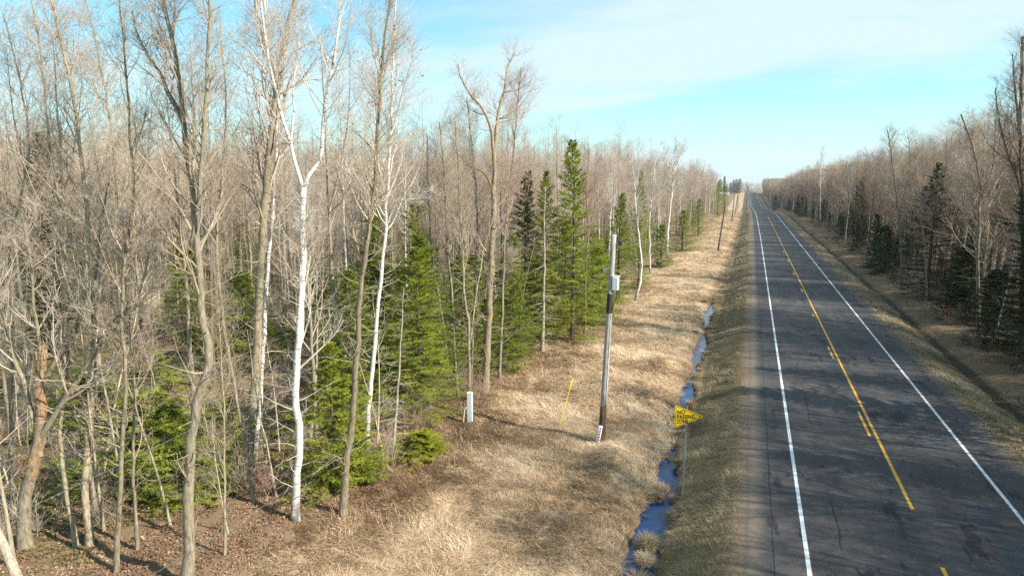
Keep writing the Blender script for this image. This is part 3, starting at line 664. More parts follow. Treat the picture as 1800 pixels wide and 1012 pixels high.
   (0.09, 0.02, [(0.0,0.0,-0.0),(0.33,0.38,1.6),(0.73,0.8,3.28),(1.08,1.27,5.38),(1.36,1.78,7.9),(1.44,2.23,10.43)]),
 ]),
 ('aspen', 'light grey trunk in front of the big dark spruce', (17.45, 79.11), [
   (0.13, 0.03, [(0.0,0.0,0.0),(-0.39,0.62,5.31),(-0.78,0.82,7.62),(-1.15,1.1,10.5),(-1.63,1.34,13.37),(-1.97,1.55,15.67)]),
 ]),
]
FIRS = [
 (-17.00, 33.60, 9.2, 2.10, 'full green fir right behind the big bright fir'),
 (-17.80, 27.60, 8.0, 1.90, 'full green fir behind the leaning white birch'),
 (-16.60, 38.50, 7.6, 1.90, 'rounded green fir above the white pedestal'),
 (-15.60, 44.50, 8.6, 1.80, 'bushy green fir between the broad bare tree and the dead fir trunk'),
 (-14.60, 55.50, 9.0, 1.90, 'bushy fir touching the right side of the tallest fir'),
 (-13.60, 62.00, 8.0, 1.70, 'green fir left of the slim dark topped spruce'),
 (-19.00, 19.20, 1.7, 1.00, 'low yellow green fir seedling near the bottom edge, right of the wavy trunk'),
 (-24.50, 23.50, 2.2, 1.50, 'low spreading green fir behind the sprawling fir'),
 (-30.50, 24.00, 3.0, 1.90, 'green fir bush at the far left of the clearing'),
 (-33.50, 30.00, 2.4, 1.80, 'low wide fir in the middle of the mossy clearing'),
 (-15.62, 30.33, 8.9, 1.70, 'big bright green fir, lowest and widest, left of the white pedestal'),
 (-20.14, 40.17, 12.1, 1.15, 'dark narrow spruce tip showing behind the big bright fir'),
 (-15.17, 22.10, 5.8, 1.41, 'young bright green fir between the forked birch and the slim brown trunk'),
 (-12.64, 50.39, 15.1, 2.20, 'tallest pointed fir, standing between the broad bare tree and the utility pole'),
 (-14.75, 50.07, 12.9, 1.69, 'second tallest fir, immediately left of the tallest fir'),
 (-15.81, 48.87, 12.9, 1.31, 'dark shaded fir behind the dead pale fir trunk'),
 (-12.26, 57.05, 6.9, 1.38, 'short yellow green fir just left of the utility pole'),
 (-14.10, 40.03, 6.7, 1.24, 'olive green fir right of the broad yellow brown tree'),
 (-12.91, 64.07, 4.9, 1.21, 'small fir directly behind the utility pole'),
 (-12.62, 69.37, 11.3, 1.18, 'slim dark topped spruce right of the utility pole'),
 (-12.20, 80.14, 13.9, 1.21, 'very narrow tall spruce behind the bowed birch'),
 (-12.25, 101.24, 6.3, 1.67, 'small green fir left of the tall pale birch'),
 (-11.85, 129.88, 7.6, 2.54, 'wide green fir right of the tall pale birch at the forest edge'),
 (-11.80, 168.50, 8.8, 2.17, 'green fir farther along the left forest edge'),
 (-11.19, 258.95, 13.4, 1.85, 'dark fir near the far end of the left forest edge'),
 (-10.14, 301.67, 15.5, 1.43, 'farthest dark green spruce of the left forest edge'),
 (-22.53, 20.10, 3.6, 1.97, 'sprawling bright yellow green fir left of the wavy trunk'),
 (-46.70, 34.27, 15.7, 1.71, 'tall dark narrow fir near the left edge of the view'),
 (-13.20, 26.00, 1.1, 0.86, 'knee high green fir seedling below the big bright fir'),
 (-21.62, 23.06, 2.5, 0.91, 'small green fir between the wavy trunk and the thickest trunk'),
 (-14.62, 22.68, 2.3, 0.78, 'low green fir bush at the foot of the slim brown trunk'),
 (-31.60, 36.18, 6.1, 1.99, 'dark green fir behind the thickest trunk'),
 (-30.94, 43.60, 6.3, 2.10, 'deep green fir behind the forked white birch'),
 (-39.83, 40.50, 7.0, 1.97, 'dark fir behind the upper wavy trunk'),
 (-21.87, 39.57, 6.5, 1.72, 'green fir left of the big bright fir'),
 (-17.18, 41.20, 7.3, 1.53, 'shadowed fir behind the thin trunks'),
 (17.94, 81.92, 14.1, 2.66, 'big dark spruce at the right forest edge'),
 (18.13, 134.56, 13.5, 1.42, 'slim green spruce at the right forest edge, catching the sun'),
 (17.62, 53.32, 13.6, 2.29, 'massive dark brownish spruce at the right edge of the view'),
 (18.38, 70.43, 6.7, 2.56, 'dark low fir right of the big dark spruce'),
 (17.36, 104.53, 6.6, 2.03, 'dark fir left of the big dark spruce'),
 (18.05, 60.66, 5.7, 2.19, 'dark fir beside the open crowned grey tree'),
 (11.24, 343.24, 7.2, 1.59, 'small dark fir at the far right forest edge'),
]
for k, (st, lab, (gx, gy), paths) in enumerate(HEROES):
    rng = np.random.default_rng(900 + k)
    gz = float(ground(gx, gy))
    nm = {'birch': 'birch_tree', 'aspen': 'aspen_tree', 'oak': 'ash_tree', 'maple': 'maple_tree', 'snag': 'dead_tree'}[st]
    e = thing(nm, lab, {'birch': 'birch tree', 'snag': 'dead tree'}.get(st, 'bare tree'), (gx, gy, gz - .12))
    off = -.62 - gz
    stems = []
    for j, (r0, r1, pts) in enumerate(paths):
        p = np.array(pts, float)
        n = max(8, int(np.linalg.norm(np.diff(p, axis=0), axis=1).sum() / .55))
        P = resample(p, n)
        P[1:-1] += rng.normal(0, .012 + r0 * .07, P[1:-1].shape) * np.array([1, 1, .3])
        f = np.linspace(0, 1, n)
        stems.append((P, r0 + (r1 - r0) * f ** .85))
    h = max(s[0][:, 2].max() for s in stems)
    fallen = 'fallen' in lab
    link('trunk', trunk_mesh('trunk', stems[:1], M[st], flare=not fallen, sides=12), e)
    for s in stems[1:]:
        a = Acc(); tubes(a, s[0][None], s[1][None], 8, bump=.1); link('limb', a.mesh('limb', M[st], True), e)
    if fallen: continue
    a = Acc()
    broken = 'broken' in lab
    for j, (P, Rr) in enumerate(stems):
        ln = np.linalg.norm(np.diff(P, axis=0), axis=1).sum()
        if j == 0:
            if broken: continue
            if st == 'snag':
                D0, DR, l0 = branch(rng, P[None], Rr[None], int(h * 11), .04, 1, (70, 105), lambda pi, t, g: (1.5 - 1.1 * t) * g.uniform(.4, 1.0, len(t)) * min(1.3, h / 8), .25, 5, .06, -.03, .005, .3)
                tubes(a, D0, DR, 3)
                D1, DR1, _ = branch(rng, D0, DR, 4, .3, 1, (30, 70), lambda pi, t, g: g.uniform(.1, .4, len(t)), .6, 2, .1, -.02, .003, .5)
                tubes(a, D1, DR1, 3); continue
            forked = len(stems) > 1 and h - P[-1, 2] > 2
            b0 = .46 if h > 12 else .25
            bare_crown(a, rng, P[None], Rr[None], h * (.62 if forked else .95), .45 if forked else b0, int((16 if forked else 32) * min(1, h / 13)), .19, 1.0 if h > 9 else .6, (22, 46) if st != 'oak' else (40, 75))
            if h > 12:   # thin crooked dead branches low on the stem
                D0, DR, _ = branch(rng, P[None], Rr[None], 22, .06, .5, (50, 95), lambda pi, t, g: g.uniform(.3, 2.0, len(t)), .16, 6, .17, .03, .005, .3)
                tubes(a, D0, DR, 3)
                D1, DR1, _ = branch(rng, D0, DR, 5, .2, 1, (30, 70), lambda pi, t, g: g.uniform(.15, .6, len(t)), .6, 3, .15, .02, .0035, .5)
                tubes(a, D1, DR1, 3)
        else:
            bare_crown(a, rng, P[None], Rr[None], max(4., ln * 1.5), .2, max(7, int(ln * 2.6)), .24, .95, (28, 55) if st != 'oak' else (40, 80))
    tw = {'birch': 'twig_birch', 'maple': 'twig_maple'}.get(st, 'twig')
    if a.n: link('crown', a.mesh('crown', M[tw], True), e)
    if broken:   # splintered orange heartwood of the snapped top
        a = Acc(); P = stems[0][0]; top = P[-1]; w = []
        for i_ in range(16):
            az = i_ * 2.4; rr = .17 * math.sqrt((i_ + .5) / 16); b0 = top + np.array([math.cos(az) * rr, math.sin(az) * rr, -.25])
            hh = rng.uniform(.25, .7); tubes(a, np.array([[b0, b0 + [0, 0, hh * .6], b0 + [rng.normal(0, .04), rng.normal(0, .04), hh]]]), np.array([[.045, .035, .004]]), 5)
        tubes(a, P[None, 4:], np.full((1, len(P) - 4), .0) + stems[0][1][None, 4:] * 1.03 * (rng.random(len(P) - 4) > -1), 12, bump=.22)
        rot = bark('rotten_orange_heartwood', (.12, .065, .035), (.36, .22, .12), (.42, .33, .22), 9, False)
        link('rotten_top', a.mesh('rotten_top', rot, False), e)
    if 'straight white birch' in lab or 'slim brown trunk in front' in lab:   # dead leaves still hanging high up
        a = Acc(); P = stems[0][0]; n = 90
        c_ = P[rng.integers(int(len(P) * .55), int(len(P) * .93), 16)]; c_ = c_ + rng.normal(0, .45, c_.shape)
        p = c_[rng.integers(0, 16, n)] + rng.normal(0, .1, (n, 3)); T_ = nrm(rng.normal(0, 1, (n, 3))) * .05; U_ = nrm(rng.normal(0, 1, (n, 3))) * .04
        a.add(np.stack([p - T_, p + U_, p + T_, p - U_], 1), quads=np.arange(n)[:, None] * 4 + np.array([[0, 1, 2, 3]]))
        link('dead_leaves', a.mesh('dead_leaves', M['bud'], False), e)

# ------------------------------------------------------------ firs
def gen_fir(seed, h, hw, dens=1.0, shape=1.0, base=.04, dark=False, ragged=.6):
    rng = np.random.default_rng(seed)
    K = 12; z = np.linspace(0, 1, K)[:, None]
    w = np.cumsum(rng.normal(0, .004 * h, (K, 2)), 0) * z
    P = np.concatenate([w, z * h], 1)[None]; Rr = (h * .0095 * (1 - z[:, 0] * .93) + .006)[None]
    a = Acc(); tubes(a, P, Rr, 7, bump=.08); tm = a.mesh('trunk', M['firbark'], True)
    nb = int((34 * h ** .8 + 30) * dens)
    t = base + (1 - base) * (1 - rng.random(nb) ** .8 * 1.0); t = np.clip(t, base, .985)
    t = base + (.99 - base) * (np.arange(nb) + rng.random(nb)) / nb
    zt = t * h; s, T, r = sample(P, Rr, np.zeros(nb, int), t)
    az = np.arange(nb) * 2.399 + rng.normal(0, .5, nb)
    sec = 1 + ragged * (vnoise(np.cos(az) * 1.7 + 10, zt * .55 + np.sin(az) * 1.7, 1.0, seed) - .5) * 2
    prof = np.clip(1 - t, 0, 1) ** (.66 * shape)
    prof *= np.minimum(1, .55 + t * 3)            # low branches thin out
    L = hw * prof * sec * rng.uniform(.55, 1.2, nb) * np.where(rng.random(nb) < .12, .35, 1) + .1
    dip = np.interp(t, [0, .5, 1], [-.28, -.02, .75])
    d = np.stack([np.cos(az), np.sin(az), dip + rng.normal(0, .08, nb)], -1)
    B = grow(rng, s, d, L, 6, .05, np.full(nb, .05))
    BR = np.maximum(.004, np.minimum(.02, L * .008))[:, None] * np.linspace(1, .3, 7)[None]
    c = Acc(); tubes(c, B, BR, 3); bm = c.mesh('branches', M['firbark'], True)
    # sprays
    per = 15
    pi = np.repeat(np.arange(nb), per)
    keep = rng.random(len(pi)) < np.clip(L[pi] / (hw * .35), .5, 1); pi = pi[keep]
    tt = .12 + .88 * rng.random(len(pi)) ** .75
    s2, T2, _ = sample(B, BR, pi, tt)
    side = np.where(rng.random(len(pi)) < .5, 1, -1)[:, None]
    lat_ = nrm(np.cross(T2, np.array([0, 0, 1.0]))) * side
    aa = np.radians(rng.uniform(25, 60, len(pi)))[:, None]
    d2 = nrm(T2 * np.cos(aa) + lat_ * np.sin(aa) + np.array([0, 0, 1]) * rng.normal(-.02, .16, (len(pi), 1)))
    l2 = np.clip(L[pi] * .34 * (1.15 - tt * .5), .1, .62) * rng.uniform(.6, 1.2, len(pi))
    C = grow(rng, s2, d2, l2, 3, .06, .02)
    # needles tufts on branch tips + sprays
    st = np.concatenate([C, B[:, [3, 4, 5, 6]]]); ll = np.concatenate([l2, L * .5])
    clump = np.concatenate([rng.random(nb)[pi] * .6 + rng.random(len(pi)) * .4, rng.random(nb)])
    n = len(st); M_ = 14
    pi2 = np.repeat(np.arange(n), M_); t2 = np.tile((np.arange(M_) + .5) / M_, n) + rng.normal(0, .03, n * M_); t2 = np.clip(t2, 0, .999)
    p, T3, _ = sample(st, np.ones((n, 4)), pi2, t2)
    sgn = np.where(np.arange(n * M_) % 2 == 0, 1, -1)[:, None]
    U = nrm(np.cross(T3, np.array([0, 0, 1.0]))); Vv = np.cross(U, T3)
    ph = rng.normal(0, .65, (n * M_, 1))
    out = U * np.cos(ph) * sgn + Vv * np.sin(ph)
    ln = rng.uniform(.05, .12, (n * M_, 1)) * (1.15 - .5 * t2[:, None])
    dn = nrm(T3 * .75 + out)
    wd = nrm(np.cross(dn, Vv + rng.normal(0, .4, dn.shape))) * rng.uniform(.009, .018, (n * M_, 1))
    v = np.stack([p - wd, p + wd, p + dn * ln * .6 + wd * .8, p + dn * ln, p + dn * ln * .6 - wd * .8], 1)
    nn = n * M_; o = np.arange(nn)[:, None] * 5
    c = Acc(); tint = np.repeat(np.clip(clump[pi2] * .75 + .25 * rng.random(nn), 0, 1), 5)
    c.add(v, quads=o + np.array([[0, 1, 2, 4]]), tris=o + np.array([[4, 2, 3]]), attr=tint)
    return tm, bm, c.mesh('foliage', M['needle_dark' if dark else 'needle'], False, tint=True)
FIRCACHE = {}
def place_fir(x, y, z, h, hw, label, key, rz, group=None, name='fir_tree', cat='fir tree'):
    if key not in FIRCACHE:
        sd, hh, ww, dn, dk = key; FIRCACHE[key] = gen_fir(sd, hh, ww, dn, 1.0, .03, dk)
    tm, bm, fm = FIRCACHE[key]
    e = thing(name, label, cat, (x, y, z), rz, group)
    sz = h / key[1]; sx = hw / key[2]; e.scale = (sx, sx, sz)
    link('trunk', tm, e); link('branches', bm, e); link('foliage', fm, e)
    return e
for k, (x, y, h, hw, lab) in enumerate(FIRS):
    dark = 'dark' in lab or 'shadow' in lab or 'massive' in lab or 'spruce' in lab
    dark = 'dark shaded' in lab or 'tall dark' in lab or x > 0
    asp = h / hw
    if h > 10 and asp > 9: key = (61 + (k % 2), 14., 1.5, 1.0, dark)
    elif h > 7.5: key = (51 + (k % 3), 12., 2.3, 1.1, dark)
    elif h > 4: key = (41 + (k % 3), 6., 1.6, 1.0, dark)
    else: key = (31 + (k % 2), 2.6, 1.2, 1.3, dark)
    nm, ct = ('spruce_tree', 'spruce tree') if 'spruce' in lab else ('fir_tree', 'fir tree')
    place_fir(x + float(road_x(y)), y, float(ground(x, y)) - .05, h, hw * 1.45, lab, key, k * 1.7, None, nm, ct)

# ------------------------------------------------------------ scatter of the woods
RS = np.random.default_rng(5)
YAW, PIT = rad(19.2), rad(8.484)
fw = np.array([-math.sin(YAW) * math.cos(PIT), math.cos(YAW) * math.cos(PIT), -math.sin(PIT)])
rt = np.array([math.cos(YAW), math.sin(YAW), 0]); upv = np.cross(rt, fw)
def depth(x, y, z=5.0):
    q = np.stack(np.broadcast_arrays(x, y, z - 11.2), -1); Z = q @ fw
    return Z, (q @ rt) / np.maximum(Z, .1) * 1200 + 900
def scatter(x0, x1, y0, y1, sp, rng):
    gx, gy = np.meshgrid(np.arange(x0, x1, sp), np.arange(y0, y1, sp))
    gx = gx.ravel() + rng.uniform(-.5, .5, gx.size) * sp * .95; gy = gy.ravel() + rng.uniform(-.5, .5, gy.size) * sp * .95
    return gx, gy
heroxy = np.array([[h_[2][0], h_[2][1]] for h_ in HEROES] + [[f[0], f[1]] for f in FIRS])
def left_ok(lat, d):
    edge = -14.2 - (vnoise(d, d * 0, 9, 3)) * 2.2
    ok = (lat < edge) & (d < 385 + lat * .2)
    clear = np.hypot((lat + 36) / 9, (d - 34) / 8) < 1
    clear |= np.hypot((lat + 26) / 5.5, (d - 27) / 6) < 1
    clear |= np.hypot((lat + 20) / 4.2, (d - 31) / 5) < 1
    return ok & ~clear
x1_, y1_ = scatter(-175, -13, -6, 400, 3.1, RS)
keep = left_ok(x1_, y1_)
x2_, y2_ = scatter(17.6, 56, -30, 1000, 2.7, RS)
k2 = (RS.random(len(x2_)) < np.where((x2_ < 31) & (y2_ < 150), .5 + .6 * ss(.35, .55, vnoise(y2_, y2_ * 0, 5.5, 18)), .8)) & (x2_ > 17.6 + vnoise(y2_, y2_ * 0, 7, 8) * 1.6) & ((x2_ < 44) | (y2_ < 60)) & ((y2_ > 8) | (x2_ > 30))
X_ = np.concatenate([x1_[keep], x2_[k2]]); Y_ = np.concatenate([y1_[keep], y2_[k2]])
Z_, PX = depth(X_ + road_x(Y_), Y_)
shade = (X_ > 0) & (Y_ > -30)
near = np.min(np.hypot(X_[:, None] - heroxy[None, :, 0], Y_[:, None] - heroxy[None, :, 1]), 1)
vis = (Z_ > 2) & (PX > -120) & (PX < 1920)
ok = (vis | shade) & (near > 2.0)
# beyond the first rows only what can still be glimpsed
ok &= ~((X_ < -14) & (Z_ < 23))
ok &= ~((X_ < -14) & (Z_ < 36) & (RS.random(len(X_)) < .55))
X_, Y_, Z_, PX, vis = X_[ok], Y_[ok], Z_[ok], PX[ok], vis[ok]
# what stands near the edge counts first
frontness = np.where(X_ < 0, Z_ + np.maximum(0, -X_ - 60) * .4, Z_ * .8 + np.maximum(0, X_ - 22) * 3.5)
order = np.argsort(np.where(vis, frontness, 1e6 + frontness))
X_, Y_, Z_, vis = X_[order], Y_[order], Z_[order], vis[order]
NT = 262
pick = RS.integers(0, 10, len(X_))
right = X_ > 0
pick = np.where(right & (RS.random(len(X_)) < .3), 5, pick)
pick = np.where(right & (X_ < 34) & (RS.random(len(X_)) < .7), RS.integers(10, 12, len(X_)), pick)
pick = np.where(~right & (pick == 5) & (RS.random(len(X_)) < .5), 4, pick)
scl = RS.uniform(.78, 1.1, len(X_)) * np.where(right & (Y_ < 75), 1.07, np.where(~right & (Z_ > 36), .94, 1))
ground_z = ground(X_, Y_); wx = X_ + road_x(Y_)
for k in range(min(NT, len(X_))):
    rt_ = bool(right[k]); st = VAR[pick[k]][0]; bi = st == 'birch'
    side = 'right of the road' if rt_ else 'left of the road'
    lab = {'birch': 'pale birch tree without leaves standing in the woods ', 'maple': 'bare reddish twigged maple in the woods ', 'oak': 'bare brown barked broad crowned tree in the woods '}.get(st, 'slender bare grey tree in the woods ') + side
    if rt_: lean_ = RS.uniform(-.09, .0)
    else: lean_ = RS.uniform(-.01, .09)
    add_tree(int(pick[k]), float(wx[k]), Y_[k], float(ground_z[k]) - .05, float(scl[k]), float(RS.uniform(0, 6.28)), lab,
             {'birch': 'birches', 'maple': 'reddish bare trees', 'oak': 'brown bare trees'}.get(st, 'grey bare trees') + ' in the woods ' + side, 'birch tree' if bi else 'bare tree', tilt=(float(RS.normal(0, .02)), 0))
rest = np.arange(NT, len(X_))
# tall trees whose tops leave the view at the upper left
TR = np.random.default_rng(77)
TALL = [(-31.0, 23.5, 5), (-25.5, 25.5, 9), (-29.5, 31.0, 5),
        (-23.0, 34.5, 9), (-42.0, 36.0, 5), (-37.0, 23.0, 9)]
for k, (x, y, vi) in enumerate(TALL):
    sc_t = float(TR.uniform(17.5, 20.5)) / VAR[vi][1]
    st = VAR[vi][0]
    add_tree(vi, x, y, float(ground(x, y)) - .05, sc_t, float(TR.uniform(0, 6.28)), {'maple': 'tall thin bare maple with reddish twigs rising out of the view at upper left'}.get(st, 'tall thin bare grey tree rising out of the view at upper left'),
             {'maple': 'tall maples at the upper left'}.get(st, 'tall grey trees at the upper left'), tilt=(float(TR.normal(0, .02)), 0))

for (x, y, vi, hh_, lab) in [(18.6, 24.4, 10, 21.5, 'tall bare maple standing by the near right roadside'), (19.2, 29.2, 11, 18.5, 'tall bare aspen standing by the near right roadside'),
                        (18.2, 17.5, 11, 18, 'bare aspen at the nearest right roadside'), (20.5, 34.0, 10, 19, 'bare maple beyond the near right roadside'),
                        (20.5, 50.5, 11, 20.5, 'tall bare tree just beside the tallest maple at the right edge'), (19.3, 58.5, 10, 19, 'bare maple left of the tallest maple at the right edge'),
                        (22.0, 62.0, 10, 20, 'bare maple behind the open crowned grey tree on the right'), (18.7, 67.0, 11, 17.8, 'bare tree left of the open crowned grey tree on the right'),
                        (20.2, 75.0, 10, 17.5, 'bare maple right of the big dark spruce')]:
    add_tree(vi, x, y, float(ground(x, y)) - .05, hh_ / VAR[vi][1], 1.3 * y, lab)
# geometry-nodes scatter for the masses nobody could count
def gn_scatter(name, pts, sources, smin, smax, label, cat, seed=1, tilt=.04):
    me = bpy.data.meshes.new(name); me.from_pydata([tuple(map(float, p)) for p in pts], [], [])
    o = link(name, me); tag(o, label, cat, None, 'stuff')
    g = bpy.data.node_groups.new(name, 'GeometryNodeTree')
    g.interface.new_socket('Geometry', in_out='INPUT', socket_type='NodeSocketGeometry')
    g.interface.new_socket('Geometry', in_out='OUTPUT', socket_type='NodeSocketGeometry')
    gi = g.nodes.new('NodeGroupInput'); go = g.nodes.new('NodeGroupOutput')
    jn = g.nodes.new('GeometryNodeJoinGeometry')
    for grp in sources:
        j2 = g.nodes.new('GeometryNodeJoinGeometry')
        for ob in grp:
            oi = g.nodes.new('GeometryNodeObjectInfo'); oi.transform_space = 'ORIGINAL'; oi.inputs['Object'].default_value = ob
            oi.inputs['As Instance'].default_value = False; g.links.new(oi.outputs['Geometry'], j2.inputs[0])
        ti = g.nodes.new('GeometryNodeGeometryToInstance'); g.links.new(j2.outputs[0], ti.inputs[0]); g.links.new(ti.outputs[0], jn.inputs[0])
    ip = g.nodes.new('GeometryNodeInstanceOnPoints'); g.links.new(gi.outputs[0], ip.inputs['Points']); g.links.new(jn.outputs[0], ip.inputs['Instance'])
    ip.inputs['Pick Instance'].default_value = True
    rv = g.nodes.new('FunctionNodeRandomValue'); rv.data_type = 'FLOAT_VECTOR'
    rv.inputs[0].default_value = (-tilt, -tilt, 0); rv.inputs[1].default_value = (tilt, tilt, 6.283); rv.inputs['Seed'].default_value = seed
    sv = g.nodes.new('FunctionNodeRandomValue'); sv.data_type = 'FLOAT'
    sv.inputs[2].default_value = smin; sv.inputs[3].default_value = smax; sv.inputs['Seed'].default_value = seed + 5
    g.links.new(rv.outputs[0], ip.inputs['Rotation']); g.links.new(sv.outputs[1], ip.inputs['Scale'])
    g.links.new(ip.outputs[0], go.inputs[0])
    md = o.modifiers.new('scatter', 'NODES'); md.node_group = g
    return o
def parts_of(e, names): return [c for c in e.children if c.name.split('.')[0] in names]
bpy.context.view_layer.update()
first = {}
for o in COL.objects:
    if o.type == 'EMPTY' and o.get('group'):
        for c_ in o.children:
            if c_.data in [v[2] for v in VAR] and c_.data.name not in first:
                first[c_.data.name] = (o, [v[2] for v in VAR].index(c_.data))
src = {i: parts_of(e, ('trunk', 'crown')) for e, i in first.values()}
pts = np.stack([wx[rest], Y_[rest], ground_z[rest] - .05], -1)
far_pts = []
FR = np.random.default_rng(8)
for (cx0, cx1, y0_, y1_, n_) in ((-160, 120, 1260, 1420, 420), (-420, -60, 1000, 1400, 200)):
    for i_ in range(n_):
        far_pts.append((FR.uniform(cx0, cx1), FR.uniform(y0_, y1_), float(road_z(y0_)) - .6))
LP = pts[pts[:, 0] < 0]; RP = pts[pts[:, 0] >= 0]
ls = [src[i] for i in (0, 1, 2, 3, 4, 7, 8, 9, 6) if i in src]
rs_ = [src[i] for i in (0, 5, 10, 11, 10, 9, 1, 11, 6) if i in src]
gn_scatter('left_woods', LP, ls, .78, 1.1, 'deep mass of bare grey tan woods behind the first trees left of the road', 'woods', 3)
gn_scatter('right_woods', RP, rs_, .8, 1.08, 'deep mass of bare brown woods behind the first trees right of the road', 'woods', 4)
gn_scatter('distant_woods', far_pts, ls + [src[5]], .85, 1.1, 'reddish grey distant woods beyond the crest where the road ends', 'woods', 6)

# ------------------------------------------------------------ scattered conifers
n_f = 0
fx, fy = scatter(-110, -13, 22, 230, 6.2, RS)
okf = left_ok(fx, fy); fx, fy = fx[okf], fy[okf]
fz, fpx = depth(fx + road_x(fy), fy)
okf = (fz > 30) & (fpx > -60) & (np.min(np.hypot(fx[:, None] - heroxy[None, :, 0], fy[:, None] - heroxy[None, :, 1]), 1) > 2.2)
pr = np.where(fx > -20, .55, np.where(fz < 62, .2, .42)); okf &= RS.random(len(fx)) < pr
okf &= (fz < 95) | (fx > -22)
fx, fy = fx[okf], fy[okf]
ex, ey = scatter(-19.5, -14.0, 27, 120, 2.9, RS)
oke = (RS.random(len(ex)) < np.where(ey < 75, .62, .4)) & (np.min(np.hypot(ex[:, None] - heroxy[None, :, 0], ey[:, None] - heroxy[None, :, 1]), 1) > 1.5) & ~((ex > -15.2) & (ey < 33))
fx = np.concatenate([fx, ex[oke]]); fy = np.concatenate([fy, ey[oke]])
gx_, gy_ = scatter(18.4, 34, 12, 420, 3.7, RS)
okg = RS.random(len(gx_)) < np.where(gy_ < 160, .35 + 1.1 * ss(.35, .55, vnoise(gy_, gy_ * 0, 4.5, 28)), 1) * np.where(gx_ < 24, np.where(gy_ < 45, .75, .25), .15) * np.where(gy_ > 200, .45, 1); okg &= np.min(np.hypot(gx_[:, None] - heroxy[None, :, 0], gy_[:, None] - heroxy[None, :, 1]), 1) > 1.8
gx_, gy_ = gx_[okg], gy_[okg]
NF = 0
for side, (ax, ay) in (('left', (fx, fy)), ('right', (gx_, gy_))):
    for x, y in zip(ax, ay):
        NF += 1
        h = RS.uniform(3.5, 9.0) if RS.random() < (.8 if side == 'left' else .45) else RS.uniform(9.5, 13 if side == 'left' else 15.5)
        if side == 'left' and x > -20: h = min(h, RS.uniform(4, 9))
        if side == 'right' and y > 60: h = min(h, RS.uniform(5, 10.5))
        hw = h * RS.uniform(.19, .3)
        rtb = side == 'right'
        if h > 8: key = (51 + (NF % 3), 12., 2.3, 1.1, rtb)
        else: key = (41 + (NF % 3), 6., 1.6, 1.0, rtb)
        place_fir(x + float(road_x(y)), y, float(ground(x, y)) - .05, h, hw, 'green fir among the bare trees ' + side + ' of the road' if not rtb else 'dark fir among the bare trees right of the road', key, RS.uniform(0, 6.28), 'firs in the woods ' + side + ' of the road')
print('trees', len(X_), 'firs', NF, 'left stuff', len(LP), 'right stuff', len(RP))
# far clump of dark conifers and the pale shed by the crest
for k, (x, y, h) in enumerate([(-33, 905, 12), (-30, 900, 11), (-26, 915, 14), (-22.5, 905, 17), (-19.5, 912, 18), (-17, 903, 17), (-14.5, 908, 18.5), (-38, 915, 18), (-46, 915, 16), (-7, 1200, 12), (19, 1000, 20), (23, 1010, 18)]):
    place_fir(x, y, float(road_z(y)) - .6, h, h * .3, 'dark conifer in the far clump beside the road crest', (51 + k % 3, 12., 2.3, 1.1, True), k * 1.1, 'far dark conifers at the road crest', 'conifer_tree', 'conifer tree')

# ------------------------------------------------------------ saplings and brush
SAPV = []
for k in range(5):
    rng = np.random.default_rng(300 + k); h = [6.5, 8.5, 5.2, 7.5, 9.5][k]; a = Acc(); K = 12
    zz = np.linspace(0, 1, K); w = np.cumsum(rng.normal(0, .05, (K, 2)), 0) * zz[:, None]; az = rng.uniform(0, 6.28)
    P = np.stack([w[:, 0] + math.cos(az) * zz ** 2 * h * .12, w[:, 1] + math.sin(az) * zz ** 2 * h * .12, zz * h], -1)
    Rr = (.012 + h * .0042) * (1 - zz * .85); tm = trunk_mesh('stem', [(P, Rr)], M['sap'], True, 6)
    L1, R1, l1 = branch(rng, P[None], Rr[None], int(3.8 * h), .15, 1, (35, 70), lambda pi, t, g: (1.5 - t * .9) * g.uniform(.35, 1.0, len(t)), .45, 5, .12, .05, .004, .3)
    tubes(a, L1, R1, 3)
    L2, R2, l2 = branch(rng, L1, R1, 5, .15, 1, (30, 60), lambda pi, t, g: g.uniform(.15, .55, len(t)), .6, 3, .15, .05, .003, .5); tubes(a, L2, R2, 3)
    L3, R3, l3 = branch(rng, L2, R2, 2, .2, 1, (30, 60), lambda pi, t, g: g.uniform(.08, .25, len(t)), .7, 2, .12, .05, .0025, .6); tubes(a, L3, R3, 3)
    SAPV.append((tm, a.mesh('crown', M['twig'], True)))
SX, SY = scatter(-60, -12.8, 10, 120, 2.1, RS)
edge = (SX > -17.5) & (SX < -13.2 - vnoise(SY, SY * 0, 5, 4) * 1.4)
inner = (SX <= -17.5) & left_ok(SX, SY)
zc, pxc = depth(SX, SY); z0_, _p = depth(SX, SY, -.6)
oks = ((edge & (RS.random(len(SX)) < .38)) | (inner & (RS.random(len(SX)) < np.where(zc < 38, .62, .22)))) & (zc > 19.5) & (pxc > -40)
oks &= ~((SX > -16) & (np.abs(SY - 30.5) < 2.0) & (SX > -14.6))
SX, SY, zc = SX[oks], SY[oks], zc[oks]
o_ = np.argsort(zc)[:210]
for k in o_:
    tm, cm = SAPV[int(RS.integers(5))]; sc = float(RS.uniform(.7, 1.35))
    e = thing('sapling', 'thin bare sapling in the undergrowth of the left woods', 'sapling', (SX[k], SY[k], float(ground(SX[k], SY[k])) - .03), float(RS.uniform(0, 6.28)), 'saplings in the left woods')
    e.rotation_euler = (float(RS.normal(0, .09)), float(RS.normal(.05, .1)), float(RS.uniform(0, 6.28))); e.scale = (sc, sc, sc)
    link('stem', tm, e); link('crown', cm, e)
